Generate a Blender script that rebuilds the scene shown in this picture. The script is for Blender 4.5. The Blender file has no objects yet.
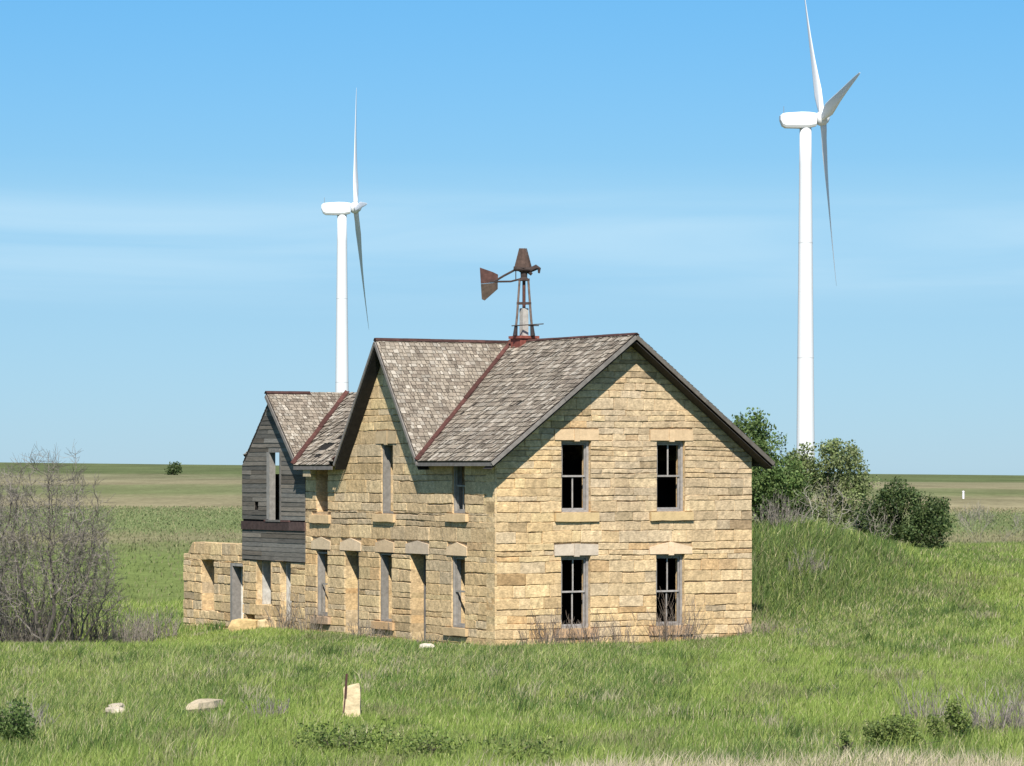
import bpy, math, random
import numpy as np
from mathutils import Vector, noise

# ---------------------------------------------------------------- camera, sky, sun, exposure
sc = bpy.context.scene
C = sc.collection
EYE = 5.23
cam_d = bpy.data.cameras.new('camera'); cam = bpy.data.objects.new('camera', cam_d); C.objects.link(cam)
cam_d.sensor_width = 36.0; cam_d.lens = 120.0; cam_d.shift_y = 0.081
cam_d.clip_start = 0.5; cam_d.clip_end = 12000
cam.location = (0, 0, EYE); cam.rotation_euler = (math.radians(90), 0, 0)
sc.camera = cam

SUN = Vector((-0.03, -0.99, 1.0)).normalized()
SUN_ELEV = math.asin(SUN.z); SUN_ROT = math.atan2(SUN.x, SUN.y)
world = bpy.data.worlds.new('World'); sc.world = world; world.use_nodes = True
wn = world.node_tree.nodes; wl = world.node_tree.links; wn.clear()
def wnode(t, **k):
    n = wn.new(t)
    for a, b in k.items(): setattr(n, a, b)
    return n
sky = wnode('ShaderNodeTexSky', sky_type='NISHITA', sun_disc=False, sun_elevation=SUN_ELEV, sun_rotation=SUN_ROT,
            altitude=450.0, air_density=1.0, dust_density=0.0, ozone_density=3.0)
hsv = wnode('ShaderNodeHueSaturation'); hsv.inputs['Saturation'].default_value = 1.0; hsv.inputs['Value'].default_value = 1.0
hsv.inputs['Hue'].default_value = 0.5
# the deep, clear prairie air: less red and green than the standard atmosphere, most of all near the horizon
air = wnode('ShaderNodeValToRGB'); ae = air.color_ramp.elements
AIR = [(0.0, (0.285, 0.445, 0.745)), (0.0486, (0.350, 0.500, 0.690)), (0.08, (0.385, 0.565, 0.705)), (0.135, (0.335, 0.625, 0.790)), (0.40, (0.55, 0.78, 0.92)), (0.8, (0.8, 0.92, 1.0))]
ae[0].position = AIR[0][0]; ae[0].color = (*AIR[0][1], 1); ae[1].position = AIR[-1][0]; ae[1].color = (*AIR[-1][1], 1)
for p_, c_ in AIR[1:-1]:
    q_ = ae.new(p_); q_.color = (*c_, 1)
am = wnode('ShaderNodeMix', data_type='RGBA', blend_type='MULTIPLY'); am.inputs['Factor'].default_value = 1.0
wl.new(sky.outputs[0], am.inputs['A']); wl.new(air.outputs[0], am.inputs['B']); wl.new(am.outputs['Result'], hsv.inputs['Color'])
# thin cirrus: a noise over a flat cloud layer (direction divided by its height)
tc = wnode('ShaderNodeTexCoord'); sep = wnode('ShaderNodeSeparateXYZ'); wl.new(tc.outputs['Generated'], sep.inputs[0])
def wmath(op, a, b=None):
    n = wnode('ShaderNodeMath', operation=op)
    for i, v in enumerate((a, b)):
        if v is None: continue
        if isinstance(v, (int, float)): n.inputs[i].default_value = v
        else: wl.new(v, n.inputs[i])
    return n.outputs[0]
wl.new(sep.outputs[2], air.inputs[0])
zc = wmath('MAXIMUM', sep.outputs[2], 0.01)
cxyz = wnode('ShaderNodeCombineXYZ')
wl.new(wmath('MULTIPLY', wmath('DIVIDE', sep.outputs[0], zc), 1.3), cxyz.inputs[0])
wl.new(wmath('DIVIDE', 1.0, zc), cxyz.inputs[1])
cn = wnode('ShaderNodeTexNoise'); cn.inputs['Scale'].default_value = 0.30; cn.inputs['Detail'].default_value = 6.0; cn.inputs['Distortion'].default_value = 0.6
cn.inputs['Roughness'].default_value = 0.5
wl.new(cxyz.outputs[0], cn.inputs['Vector'])
def wramp(src, stops):
    r = wnode('ShaderNodeValToRGB'); e = r.color_ramp.elements
    e[0].position = stops[0][0]; e[0].color = (stops[0][1],)*3 + (1,)
    e[1].position = stops[-1][0]; e[1].color = (stops[-1][1],)*3 + (1,)
    for p, v in stops[1:-1]:
        q = e.new(p); q.color = (v, v, v, 1)
    wl.new(src, r.inputs[0]); return r.outputs[0]
cl = wramp(cn.outputs['Fac'], [(0.30, 0.12), (0.70, 1.0)])
band = wramp(sep.outputs[2], [(0.044, 0.0), (0.058, 0.42), (0.072, 0.55), (0.081, 0.16), (0.09, 0.0)])
cmix = wnode('ShaderNodeMix', data_type='RGBA'); cmix.inputs['B'].default_value = (4.7, 6.2, 7.1, 1)
wl.new(wmath('MULTIPLY', cl, band), cmix.inputs['Factor']); wl.new(hsv.outputs[0], cmix.inputs['A'])
bg = wnode('ShaderNodeBackground'); bg.inputs['Strength'].default_value = 0.10
wl.new(cmix.outputs['Result'], bg.inputs['Color'])
wo = wnode('ShaderNodeOutputWorld'); wl.new(bg.outputs[0], wo.inputs[0])

sun_d = bpy.data.lights.new('sun', 'SUN'); sun_d.energy = 4.9; sun_d.angle = math.radians(0.53); sun_d.color = (1.0, 0.95, 0.86)
sun = bpy.data.objects.new('sun', sun_d); C.objects.link(sun)
sun.rotation_euler = SUN.to_track_quat('Z', 'Y').to_euler(); sun.location = (10, -60, 80)
sc.view_settings.view_transform = 'Standard'; sc.view_settings.look = 'None'
sc.view_settings.exposure = 0.5; sc.view_settings.gamma = 1.0
sc.render.engine = 'CYCLES'
sc.cycles.max_bounces = 6; sc.cycles.diffuse_bounces = 3; sc.cycles.transparent_max_bounces = 4

# ---------------------------------------------------------------- helpers
rnd = random.Random(7)
rng = np.random.default_rng(5)
def sm(a, b, x):
    t = min(1.0, max(0.0, (x - a) / (b - a))); return t*t*(3 - 2*t)
def lerp(a, b, t): return a + (b - a)*t

def jit(c, r, a, b):
    f = r.uniform(a, b); return tuple(v*f for v in c)
def tag(o, label=None, cat=None, group=None, kind=None):
    if label: o['label'] = label
    if cat: o['category'] = cat
    if group: o['group'] = group
    if kind: o['kind'] = kind
    return o
def empty(name, loc, label, cat, group=None):
    o = bpy.data.objects.new(name, None); C.objects.link(o); o.location = loc; o.empty_display_size = 0.3
    return tag(o, label, cat, group)

class MB:
    """collects faces with a tint each; build() links them as one mesh object"""
    def __init__(s): s.v = []; s.f = []; s.t = []; s.m = []; s.smooth = False
    def poly(s, pts, tint=(1, 1, 1), m=0):
        b = len(s.v); s.v += [tuple(p) for p in pts]; s.f.append(tuple(range(b, b + len(pts)))); s.t.append(tint); s.m.append(m)
    def grid(s, rings, tint, m=0, close=True, caps=True):
        b = len(s.v); k = len(rings[0])
        for r in rings: s.v += [tuple(p) for p in r]
        for i in range(len(rings) - 1):
            for j in range(k if close else k - 1):
                a0 = b + i*k + j; a1 = b + i*k + (j + 1) % k
                s.f.append((a0, a1, a1 + k, a0 + k)); s.t.append(tint); s.m.append(m)
        if caps and close and k > 2:
            s.f.append(tuple(b + j for j in reversed(range(k)))); s.t.append(tint); s.m.append(m)
            e = b + (len(rings) - 1)*k
            s.f.append(tuple(e + j for j in range(k))); s.t.append(tint); s.m.append(m)
    def hexa(s, p, tint=(1, 1, 1), m=0):
        """p: eight corners, 0-3 bottom ring, 4-7 top ring"""
        for q in ((3, 2, 1, 0), (4, 5, 6, 7), (0, 1, 5, 4), (1, 2, 6, 5), (2, 3, 7, 6), (3, 0, 4, 7)):
            s.poly([p[i] for i in q], tint, m)
    def beam(s, p, q, w, h, up=(0, 0, 1), tint=(1, 1, 1), m=0):
        p = Vector(p); q = Vector(q); d = (q - p).normalized(); sd = d.cross(Vector(up)).normalized(); u = sd.cross(d)
        a = sd*w/2; c = u*h/2
        s.hexa([p - a - c, p + a - c, q + a - c, q - a - c, p - a + c, p + a + c, q + a + c, q - a + c], tint, m)
    def tube(s, pts, rad, k=5, tint=(1, 1, 1), m=0, caps=False):
        rings = []
        pts = [Vector(p) for p in pts]
        for i, p in enumerate(pts):
            d = (pts[min(i + 1, len(pts) - 1)] - pts[max(i - 1, 0)])
            d = d.normalized() if d.length > 1e-9 else Vector((0, 0, 1))
            x = d.orthogonal().normalized(); y = d.cross(x)
            if i and (x.dot(px) < 0.2):
                x = (px - d*px.dot(d)).normalized() if (px - d*px.dot(d)).length > 1e-4 else x; y = d.cross(x)
            px = x
            rings.append([p + (x*math.cos(2*math.pi*j/k) + y*math.sin(2*math.pi*j/k))*rad[i] for j in range(k)])
        s.grid(rings, tint, m, caps=caps)
    def build(s, name, mats, parent=None, smooth=False, bevel=0):
        me = bpy.data.meshes.new(name); me.from_pydata(s.v, [], s.f)
        mats = mats if isinstance(mats, (list, tuple)) else [mats]
        for x in mats: me.materials.append(x)
        a = me.attributes.new('tint', 'FLOAT_COLOR', 'FACE')
        arr = np.ones((len(s.f), 4), dtype=np.float32)
        if s.t: arr[:, :3] = np.array(s.t, dtype=np.float32)
        a.data.foreach_set('color', arr.ravel())
        if len(mats) > 1: me.polygons.foreach_set('material_index', np.array(s.m, dtype=np.int32))
        if smooth: me.polygons.foreach_set('use_smooth', np.ones(len(s.f), dtype=bool))
        me.update()
        o = bpy.data.objects.new(name, me); C.objects.link(o)
        if parent:
            o.parent = parent
            top = parent
            off = Vector((0, 0, 0))
            while top: off += top.location; top = top.parent
            me.transform(__import__('mathutils').Matrix.Translation(-off))
        if bevel:
            bm = o.modifiers.new('bevel', 'BEVEL'); bm.width = bevel; bm.segments = 2; bm.limit_method = 'ANGLE'
        return o

def material(name, base=(1, 1, 1), rough=0.85, spec=0.25, var=0.25, scale=6.0, stretch=(1, 1, 1), bump=0.0, bscale=30.0, bdist=0.02,
             tint=True, stain=None, fine=None, metal=0.0, coords='Object', translucent=0.0):
    m = bpy.data.materials.new(name); m.use_nodes = True
    nt = m.node_tree; N = nt.nodes; L = nt.links; N.clear()
    out = N.new('ShaderNodeOutputMaterial'); p = N.new('ShaderNodeBsdfPrincipled')
    p.inputs['Roughness'].default_value = rough; p.inputs['Specular IOR Level'].default_value = spec; p.inputs['Metallic'].default_value = metal
    tcn = N.new('ShaderNodeTexCoord'); mp = N.new('ShaderNodeMapping'); mp.inputs['Scale'].default_value = stretch
    L.new(tcn.outputs[coords], mp.inputs['Vector'])
    n1 = N.new('ShaderNodeTexNoise'); n1.inputs['Scale'].default_value = scale; n1.inputs['Detail'].default_value = 6; n1.inputs['Roughness'].default_value = 0.62
    L.new(mp.outputs[0], n1.inputs['Vector'])
    mr = N.new('ShaderNodeMapRange'); mr.inputs['From Min'].default_value = 0.25; mr.inputs['From Max'].default_value = 0.75
    mr.inputs['To Min'].default_value = 1 - var; mr.inputs['To Max'].default_value = 1 + var; L.new(n1.outputs['Fac'], mr.inputs['Value'])
    col = N.new('ShaderNodeMix'); col.data_type = 'RGBA'; col.blend_type = 'MULTIPLY'; col.inputs['Factor'].default_value = 1.0
    col.inputs['A'].default_value = (*base, 1)
    if tint:
        at = N.new('ShaderNodeAttribute'); at.attribute_name = 'tint'
        L.new(at.outputs['Color'], col.inputs['B'])
    else: col.inputs['B'].default_value = (1, 1, 1, 1)
    col2 = N.new('ShaderNodeMix'); col2.data_type = 'RGBA'; col2.blend_type = 'MULTIPLY'; col2.inputs['Factor'].default_value = 1.0
    L.new(col.outputs['Result'], col2.inputs['A']); L.new(mr.outputs[0], col2.inputs['B'])
    last = col2.outputs['Result']
    if stain:
        sc_, lo, hi, scol, amt = stain
        n2 = N.new('ShaderNodeTexNoise'); n2.inputs['Scale'].default_value = sc_; n2.inputs['Detail'].default_value = 5; n2.inputs['Roughness'].default_value = 0.6
        L.new(tcn.outputs[coords], n2.inputs['Vector'])
        r2 = N.new('ShaderNodeMapRange'); r2.inputs['From Min'].default_value = lo; r2.inputs['From Max'].default_value = hi
        r2.inputs['To Max'].default_value = amt; L.new(n2.outputs['Fac'], r2.inputs['Value'])
        mx = N.new('ShaderNodeMix'); mx.data_type = 'RGBA'; mx.inputs['B'].default_value = (*scol, 1)
        L.new(r2.outputs[0], mx.inputs['Factor']); L.new(last, mx.inputs['A']); last = mx.outputs['Result']
    if fine:
        n3 = N.new('ShaderNodeTexNoise'); n3.inputs['Scale'].default_value = fine[0]; n3.inputs['Detail'].default_value = 3
        mp3 = N.new('ShaderNodeMapping'); mp3.inputs['Scale'].default_value = (1, 1, 2.2); L.new(tcn.outputs[coords], mp3.inputs['Vector']); L.new(mp3.outputs[0], n3.inputs['Vector'])
        r3 = N.new('ShaderNodeMapRange'); r3.inputs['From Min'].default_value = 0.3; r3.inputs['From Max'].default_value = 0.7
        r3.inputs['To Min'].default_value = 1 - fine[1]; r3.inputs['To Max'].default_value = 1 + fine[1]*0.7; L.new(n3.outputs['Fac'], r3.inputs['Value'])
        m3 = N.new('ShaderNodeMix'); m3.data_type = 'RGBA'; m3.blend_type = 'MULTIPLY'; m3.inputs['Factor'].default_value = 1
        L.new(last, m3.inputs['A']); L.new(r3.outputs[0], m3.inputs['B']); last = m3.outputs['Result']
    L.new(last, p.inputs['Base Color'])
    if bump:
        nb = N.new('ShaderNodeTexNoise'); nb.inputs['Scale'].default_value = bscale; nb.inputs['Detail'].default_value = 5
        L.new(mp.outputs[0], nb.inputs['Vector'])
        b = N.new('ShaderNodeBump'); b.inputs['Strength'].default_value = bump; b.inputs['Distance'].default_value = bdist
        L.new(nb.outputs['Fac'], b.inputs['Height']); L.new(b.outputs[0], p.inputs['Normal'])
    if translucent:
        tr = N.new('ShaderNodeBsdfTranslucent'); L.new(last, tr.inputs['Color'])
        ms = N.new('ShaderNodeMixShader'); ms.inputs[0].default_value = translucent
        L.new(p.outputs[0], ms.inputs[1]); L.new(tr.outputs[0], ms.inputs[2]); L.new(ms.outputs[0], out.inputs[0])
    else: L.new(p.outputs[0], out.inputs[0])
    return m

M = {}
M['stone'] = material('limestone', rough=0.95, spec=0.1, var=0.34, scale=6.0, bump=0.7, bscale=9.0, bdist=0.025,
                      stain=(0.55, 0.52, 0.75, (0.30, 0.225, 0.14), 0.5), fine=(13.0, 0.24))
M['trim_stone'] = material('dressed_limestone', (1.0, 0.975, 1.10), rough=0.95, spec=0.1, var=0.18, scale=5.0, bump=0.5, bscale=18.0, bdist=0.015)
M['shingle'] = material('weathered_shingles', rough=0.9, spec=0.15, var=0.25, scale=3.0, stain=(1.1, 0.5, 0.75, (0.16, 0.13, 0.105), 0.6))
M['deck'] = material('old_roof_deck', (0.020, 0.017, 0.015), rough=0.95, tint=False, scale=10)
M['board'] = material('weathered_boards', rough=0.92, spec=0.12, var=0.35, scale=3.0, stretch=(1, 1, 9), bump=0.5, bscale=14, bdist=0.01)
M['trim_wood'] = material('grey_trim_wood', rough=0.9, spec=0.12, var=0.3, scale=7.0, bump=0.3, bscale=30, bdist=0.006)
M['interior_shade'] = material('shade_dark_interior', (0.02, 0.017, 0.015), rough=0.98, spec=0.05, tint=False)  # near-black colour stands in for the darkness of the rooms
M['rust'] = material('rusted_metal', rough=0.85, spec=0.3, var=0.45, scale=8.0, bump=0.3, bscale=40, bdist=0.005)
M['turbine'] = material('turbine_white', (0.68, 0.69, 0.70), rough=0.5, spec=0.4, var=0.03, scale=0.3)
M['bark'] = material('grey_bark', rough=0.95, spec=0.1, var=0.35, scale=6)
M['leaf'] = material('leaves', rough=0.6, spec=0.3, var=0.15, scale=2.0, translucent=0.3)
M['rock'] = material('pale_rock', rough=0.95, spec=0.1, var=0.25, scale=6, bump=0.8, bscale=8, bdist=0.04)

# ---------------------------------------------------------------- terrain
OX, OY = -0.48, 97.0                      # near corner of the house
U1 = Vector((0.8660, 0.5, 0)); U2 = Vector((-0.5, 0.8660, 0)); N1 = Vector((0.5, -0.8660, 0)); N2 = Vector((-0.8660, -0.5, 0))
O3 = Vector((OX, OY, 0))
def W(t, s, z): return O3 + U1*t + U2*s + Vector((0, 0, z))
def inside_house(x, y, pad=0.05):
    dx, dy = x - OX, y - OY
    t = dx*U1.x + dy*U1.y; s = dx*U2.x + dy*U2.y
    return -pad < t and -pad < s and ((s < 9.6 and t < 8.8 + pad) or (s < 21.3 and t < 5.4))
def ground(x, y):
    z = 1.95*sm(3, 15, x)*sm(86, 130, y)*(1 - sm(134, 168, y))
    z += 2.45*math.exp(-((x - 8.1)/(3.6 if x < 8.1 else 3.9))**2/2 - ((y - 114)/4.0)**2/2)
    n = noise.noise(Vector((x*0.09, y*0.06, 3.1)))*0.22 + noise.noise(Vector((x*0.4, y*0.3, 9.0)))*0.07
    dxy = math.hypot(x - 0.5, (y - 103)*0.8)
    z += n*sm(9, 20, dxy)*(1 - sm(150, 260, y))
    z -= 0.45*sm(-7, -13, x)*sm(96, 103, y)*(1 - sm(150, 200, y)) + 0.0*sm(-8, -15, x)*sm(105, 112, y)*(1 - sm(150, 200, y))
    if y > 150:
        zr = 3.9 - 3.0*max(-1.6, min(1.6, x/220.0))
        z += zr*min(1.0, (y - 150)/1350.0)
        z += noise.noise(Vector((x*0.006, y*0.004, 1.0)))*0.9*sm(200, 500, y)
        if y > 1500: z -= (y - 1500)*0.004
    return z

ys = [-30 + i*3.0 for i in range(24)]
y = 42.0
while y < 150: ys.append(y); y += 0.75
while y < 9000: ys.append(y); y *= 1.028
NC = 220
gv = []; gf = []
for y in ys:
    w = 70 + 0.55*max(y, 0)
    for j in range(NC + 1):
        q = j/NC*2 - 1; x = w*math.copysign(abs(q)**1.35, q)
        gv.append((x, y, ground(x, y)))
for i in range(len(ys) - 1):
    for j in range(NC):
        a = i*(NC + 1) + j; gf.append((a, a + 1, a + NC + 2, a + NC + 1))
gm = bpy.data.meshes.new('ground'); gm.from_pydata(gv, [], gf); gm.polygons.foreach_set('use_smooth', np.ones(len(gf), dtype=bool))
g_o = bpy.data.objects.new('ground', gm); C.objects.link(g_o); tag(g_o, kind='structure')

BANDS = [(100, (0.130, 0.165, 0.050)), (138, (0.13, 0.165, 0.052)), (150, (0.165, 0.205, 0.065)), (188, (0.150, 0.190, 0.062)), (203, (0.150, 0.180, 0.066)),
         (222, (0.165, 0.180, 0.078)), (232, (0.225, 0.205, 0.115)), (246, (0.200, 0.195, 0.100)), (262, (0.165, 0.200, 0.080)), (340, (0.170, 0.200, 0.086)),
         (365, (0.290, 0.250, 0.150)), (470, (0.250, 0.225, 0.130)), (520, (0.155, 0.175, 0.080)), (590, (0.170, 0.180, 0.090)), (650, (0.255, 0.225, 0.135)),
         (840, (0.215, 0.205, 0.120)), (930, (0.115, 0.140, 0.062)), (2000, (0.125, 0.145, 0.072))]
def band_color(x, y):
    w = noise.noise(Vector((x*0.02, y*0.012, 4.4)))*0.10 + noise.noise(Vector((x*0.11, y*0.06, 7.7)))*0.05
    q = y*(1 + w)
    if q <= BANDS[0][0]: return BANDS[0][1]
    for (a, ca), (b, cb) in zip(BANDS, BANDS[1:]):
        if q <= b:
            u = (q - a)/(b - a); return tuple(lerp(ca[i], cb[i], u) for i in range(3))
    return BANDS[-1][1]

def ground_material():
    m = bpy.data.materials.new('prairie'); m.use_nodes = True; N = m.node_tree.nodes; L = m.node_tree.links; N.clear()
    def nd(t): return N.new(t)
    def mth(op, a, b=None):
        n = nd('ShaderNodeMath'); n.operation = op
        for i, v in enumerate((a, b)):
            if v is None: continue
            if isinstance(v, (int, float)): n.inputs[i].default_value = v
            else: L.new(v, n.inputs[i])
        return n.outputs[0]
    g = nd('ShaderNodeNewGeometry'); sp = nd('ShaderNodeSeparateXYZ'); L.new(g.outputs['Position'], sp.inputs[0])
    def nz(sx, sy, det, rough=0.6):
        mp = nd('ShaderNodeMapping'); mp.inputs['Scale'].default_value = (sx, sy, sx); L.new(g.outputs['Position'], mp.inputs['Vector'])
        n = nd('ShaderNodeTexNoise'); n.inputs['Scale'].default_value = 1.0; n.inputs['Detail'].default_value = det; n.inputs['Roughness'].default_value = rough
        L.new(mp.outputs[0], n.inputs['Vector']); return n.outputs['Fac']
    warp = mth('ADD', mth('MULTIPLY', mth('SUBTRACT', nz(0.02, 0.012, 5), 0.5), 0.24), mth('MULTIPLY', mth('SUBTRACT', nz(0.15, 0.08, 4), 0.5), 0.16))
    q = mth('MULTIPLY', sp.outputs[1], mth('ADD', warp, 1.0))
    lo, hi = math.log(100), math.log(2000)
    fac = mth('DIVIDE', mth('SUBTRACT', mth('LOGARITHM', mth('MAXIMUM', q, 50.0), math.e), lo), hi - lo)
    r = nd('ShaderNodeValToRGB'); e = r.color_ramp.elements
    for i, (yy, c) in enumerate(BANDS):
        pos = (math.log(yy) - lo)/(hi - lo)
        if i == 0: el = e[0]; el.position = pos
        elif i == len(BANDS) - 1: el = e[-1]; el.position = pos
        else: el = e.new(pos)
        el.color = (*c, 1)
    L.new(fac, r.inputs[0])
    tex = mth('MULTIPLY', mth('ADD', mth('MULTIPLY', nz(0.9, 0.30, 8, 0.75), 1.5), 0.25), mth('ADD', mth('MULTIPLY', nz(0.05, 0.012, 6, 0.65), 1.2), 0.40))
    mx = nd('ShaderNodeMix'); mx.data_type = 'RGBA'; mx.blend_type = 'MULTIPLY'; mx.inputs['Factor'].default_value = 1
    L.new(r.outputs[0], mx.inputs['A']); L.new(tex, mx.inputs['B'])
    p = nd('ShaderNodeBsdfPrincipled'); p.inputs['Roughness'].default_value = 1.0; p.inputs['Specular IOR Level'].default_value = 0.0
    L.new(mx.outputs['Result'], p.inputs['Base Color'])
    b = nd('ShaderNodeBump'); b.inputs['Strength'].default_value = 0.6; b.inputs['Distance'].default_value = 0.4
    L.new(nz(2.0, 1.0, 6), b.inputs['Height']); L.new(b.outputs[0], p.inputs['Normal'])
    o = nd('ShaderNodeOutputMaterial'); L.new(p.outputs[0], o.inputs[0]); return m
gm.materials.append(ground_material())

# ---------------------------------------------------------------- grass
def vn(x, y, k):                                # cheap vector noise for arrays
    return np.array([noise.noise(Vector((a, b, k))) for a, b in zip(x, y)])
gx = []; gy = []; gh = []; gw = []; gc = []; glean = []
def scatter(n, yfun, halfw, hfun, wfun, cfun, margin=1.0, xr=None):
    for _ in range(n):
        y = yfun(); hw = 0.158*y + margin
        x = rnd.uniform(-hw, hw) if xr is None else rnd.uniform(*xr)
        if 96 < y < 118 and inside_house(x, y, 0.03): continue
        h = hfun(x, y)
        if h <= 0: continue
        gx.append(x); gy.append(y); gh.append(h); gw.append(wfun(y)); gc.append(cfun(x, y))
def patch(x, y): return 1.5*noise.noise(Vector((x*0.15, y*0.06, 1.7))), noise.noise(Vector((x*0.6, y*0.35, 5.2)))
def near_color(x, y):
    a, b = patch(x, y)
    k = rnd.random()
    fresh = (0.210, 0.284, 0.060); deep = (0.098, 0.165, 0.036); yel = (0.37, 0.41, 0.125); dry = (0.50, 0.43, 0.26)
    u = min(1, max(0, 0.46 + a*1.25 + b*0.6))
    c = tuple(lerp(deep[i], fresh[i], u) for i in range(3))
    yy = 0.36 + 0.40*b - 0.25*a + 0.15*sm(-4, -12, x)
    if k < yy: v = rnd.random()*0.9; c = tuple(lerp(c[i], yel[i], v) for i in range(3))
    elif k < 0.62 and b < -0.22: c = tuple(lerp(c[i], (0.235, 0.215, 0.115)[i], 0.75) for i in range(3))
    elif k > 0.935 - 0.10*max(0, -a): c = tuple(lerp(c[i], dry[i], 0.8) for i in range(3))
    m = sm(6, 2.5, math.hypot(x - 8.2, (y - 111)*0.7))
    if m > 0 and rnd.random() < 0.65*m: c = tuple(lerp(c[i], (0.085, 0.135, 0.035)[i], 0.8) for i in range(3))
    f = rnd.uniform(0.72, 1.3)
    return tuple(min(0.6, c[i]*f) for i in range(3))
ROCKS = [(-8.45, 73.0), (-8.35, 71.6), (-6.45, 71.8), (-2.42, 97.4), (-3.33, 71.0)]
def near_h(x, y):
    a, b = patch(x*1.3 + 40, y)
    h = rnd.uniform(0.13, 0.31)*(1 + 0.35*a + 0.25*b)
    d = math.hypot(x - 8.0, (y - 111)*0.8)
    h *= 1 + 1.3*sm(6.5, 2.0, d)
    dx, dy = x - OX, y - OY
    t = dx*U1.x + dy*U1.y; s = dx*U2.x + dy*U2.y
    if -1.0 < t < 10 and -1.0 < s < 22: h *= 0.55
    if x < -8 and y > 99: h *= 0.6
    for (rx, ry) in ROCKS:
        if abs(x - rx) < 0.32 and -2.6 < y - ry < 0.6: h *= 0.6
    return h
scatter(400000, lambda: math.sqrt(rnd.uniform(50**2, 112**2)), 1, near_h, lambda y: rnd.uniform(0.7, 1.3)*(0.010 + 0.00019*(y - 50)), near_color, margin=4.0)
scatter(70000, lambda: rnd.uniform(100, 137), 1, near_h, lambda y: rnd.uniform(0.018, 0.034), near_color, xr=(4.5, 24))
scatter(20000, lambda: rnd.uniform(112, 140), 1, lambda x, y: rnd.uniform(0.2, 0.4), lambda y: rnd.uniform(0.02, 0.035), near_color, xr=(-24, -7))
for _ in range(620):                            # coarser clumps: taller, of one colour each
    y0 = math.sqrt(rnd.uniform(56**2, 118**2)); x0 = rnd.uniform(-0.158*y0 - 1, 0.158*y0 + 1); k0 = rnd.random()
    c0_ = (0.075, 0.125, 0.030) if k0 < 0.5 else ((0.36, 0.33, 0.20) if k0 < 0.72 else (0.25, 0.30, 0.075)); hh = rnd.uniform(0.26, 0.5); rr0 = rnd.uniform(0.12, 0.4)
    for _k in range(34):
        xx, yy_ = x0 + rnd.gauss(0, rr0), y0 + rnd.gauss(0, rr0*1.5)
        if inside_house(xx, yy_, 0.1) or any(abs(xx - rx) < 0.5 and -3 < yy_ - ry < 0.8 for rx, ry in ROCKS): continue
        f = rnd.uniform(0.7, 1.3); gx.append(xx); gy.append(yy_); gh.append(hh*rnd.uniform(0.6, 1.1)*(0.6 if 95 < yy_ < 110 and x0 < 7 else 1)); gw.append(rnd.uniform(0.8, 1.4)*(0.010 + 0.00019*(y0 - 50))); gc.append(tuple(v*f for v in c0_))
def far_color(x, y):
    c = band_color(x, y*rnd.uniform(0.94, 1.06))
    if rnd.random() < 0.16: c = tuple(lerp(c[i], (0.27, 0.245, 0.13)[i], 0.7) for i in range(3))
    f = rnd.uniform(0.85, 1.3); return tuple(v*f for v in c)
scatter(70000, lambda: math.sqrt(rnd.uniform(138**2, 380**2)), 1, lambda x, y: rnd.uniform(0.10, 0.24), lambda y: rnd.uniform(0.05, 0.11)*(y/230), far_color, margin=6)
def straw(x, y):
    f = rnd.uniform(0.7, 1.2); return (0.56*f, 0.48*f, 0.33*f)
def straw_h(x, y):
    e = 59.6 + 1.6*noise.noise(Vector((x*0.5, 0, 2))) + rnd.gauss(0, 0.5) + (0.9 if x > 5 else 0) - sm(2.5, -1.5, x)*4.0
    return rnd.uniform(0.2, 0.5) if y < e else 0
scatter(26000, lambda: rnd.uniform(50, 60.5), 1, straw_h, lambda y: rnd.uniform(0.008, 0.016), straw, xr=(-4, 11.5))
n = len(gx)
gx = np.array(gx); gy = np.array(gy); gh = np.array(gh); gw = np.array(gw); gc = np.array(gc, dtype=np.float32)
gz = np.array([ground(a, b) for a, b in zip(gx, gy)]) - 0.02
yaw = rng.uniform(-0.9, 0.9, n); ld = rng.normal(0.4, 1.5, n); la = np.abs(rng.normal(0.45, 0.3, n))*gh
wx = np.cos(yaw)*gw/2; wy = np.sin(yaw)*gw/2
lx = np.cos(ld)*la; ly = np.sin(ld)*la
co = np.empty((n, 5, 3), dtype=np.float32)
co[:, 0] = np.stack([gx - wx, gy - wy, gz], 1); co[:, 1] = np.stack([gx + wx, gy + wy, gz], 1)
mx_, my_, mz_ = gx + lx*0.32, gy + ly*0.32, gz + gh*0.58
co[:, 2] = np.stack([mx_ - wx*0.85, my_ - wy*0.85, mz_], 1); co[:, 3] = np.stack([mx_ + wx*0.85, my_ + wy*0.85, mz_], 1)
co[:, 4] = np.stack([gx + lx, gy + ly, gz + gh], 1)
def fast_mesh(name, co, loops_per, nper, counts, colors, mat):
    n = co.shape[0]
    me = bpy.data.meshes.new(name); me.vertices.add(n*nper); me.vertices.foreach_set('co', co.reshape(-1))
    idx = (np.arange(n)[:, None]*nper + np.array(loops_per)[None, :]).astype(np.int32).ravel()
    cnt = np.tile(np.array(counts, dtype=np.int32), n)
    me.loops.add(len(idx)); me.loops.foreach_set('vertex_index', idx)
    me.polygons.add(len(cnt)); me.polygons.foreach_set('loop_start', np.concatenate([[0], np.cumsum(cnt)[:-1]]).astype(np.int32))
    me.update(calc_edges=True)
    a = me.attributes.new('tint', 'FLOAT_COLOR', 'FACE')
    arr = np.ones((len(cnt), 4), dtype=np.float32); arr[:, :3] = np.repeat(colors, len(counts), axis=0); a.data.foreach_set('color', arr.ravel())
    me.materials.append(mat); return me
M['grass'] = material('grass_blades', rough=0.65, spec=0.25, var=0.12, scale=0.5, translucent=0.3)
me = fast_mesh('grass', co, [0, 1, 3, 2, 2, 3, 4], 5, [4, 3], gc, M['grass'])
go = bpy.data.objects.new('grass', me); C.objects.link(go)
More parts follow.
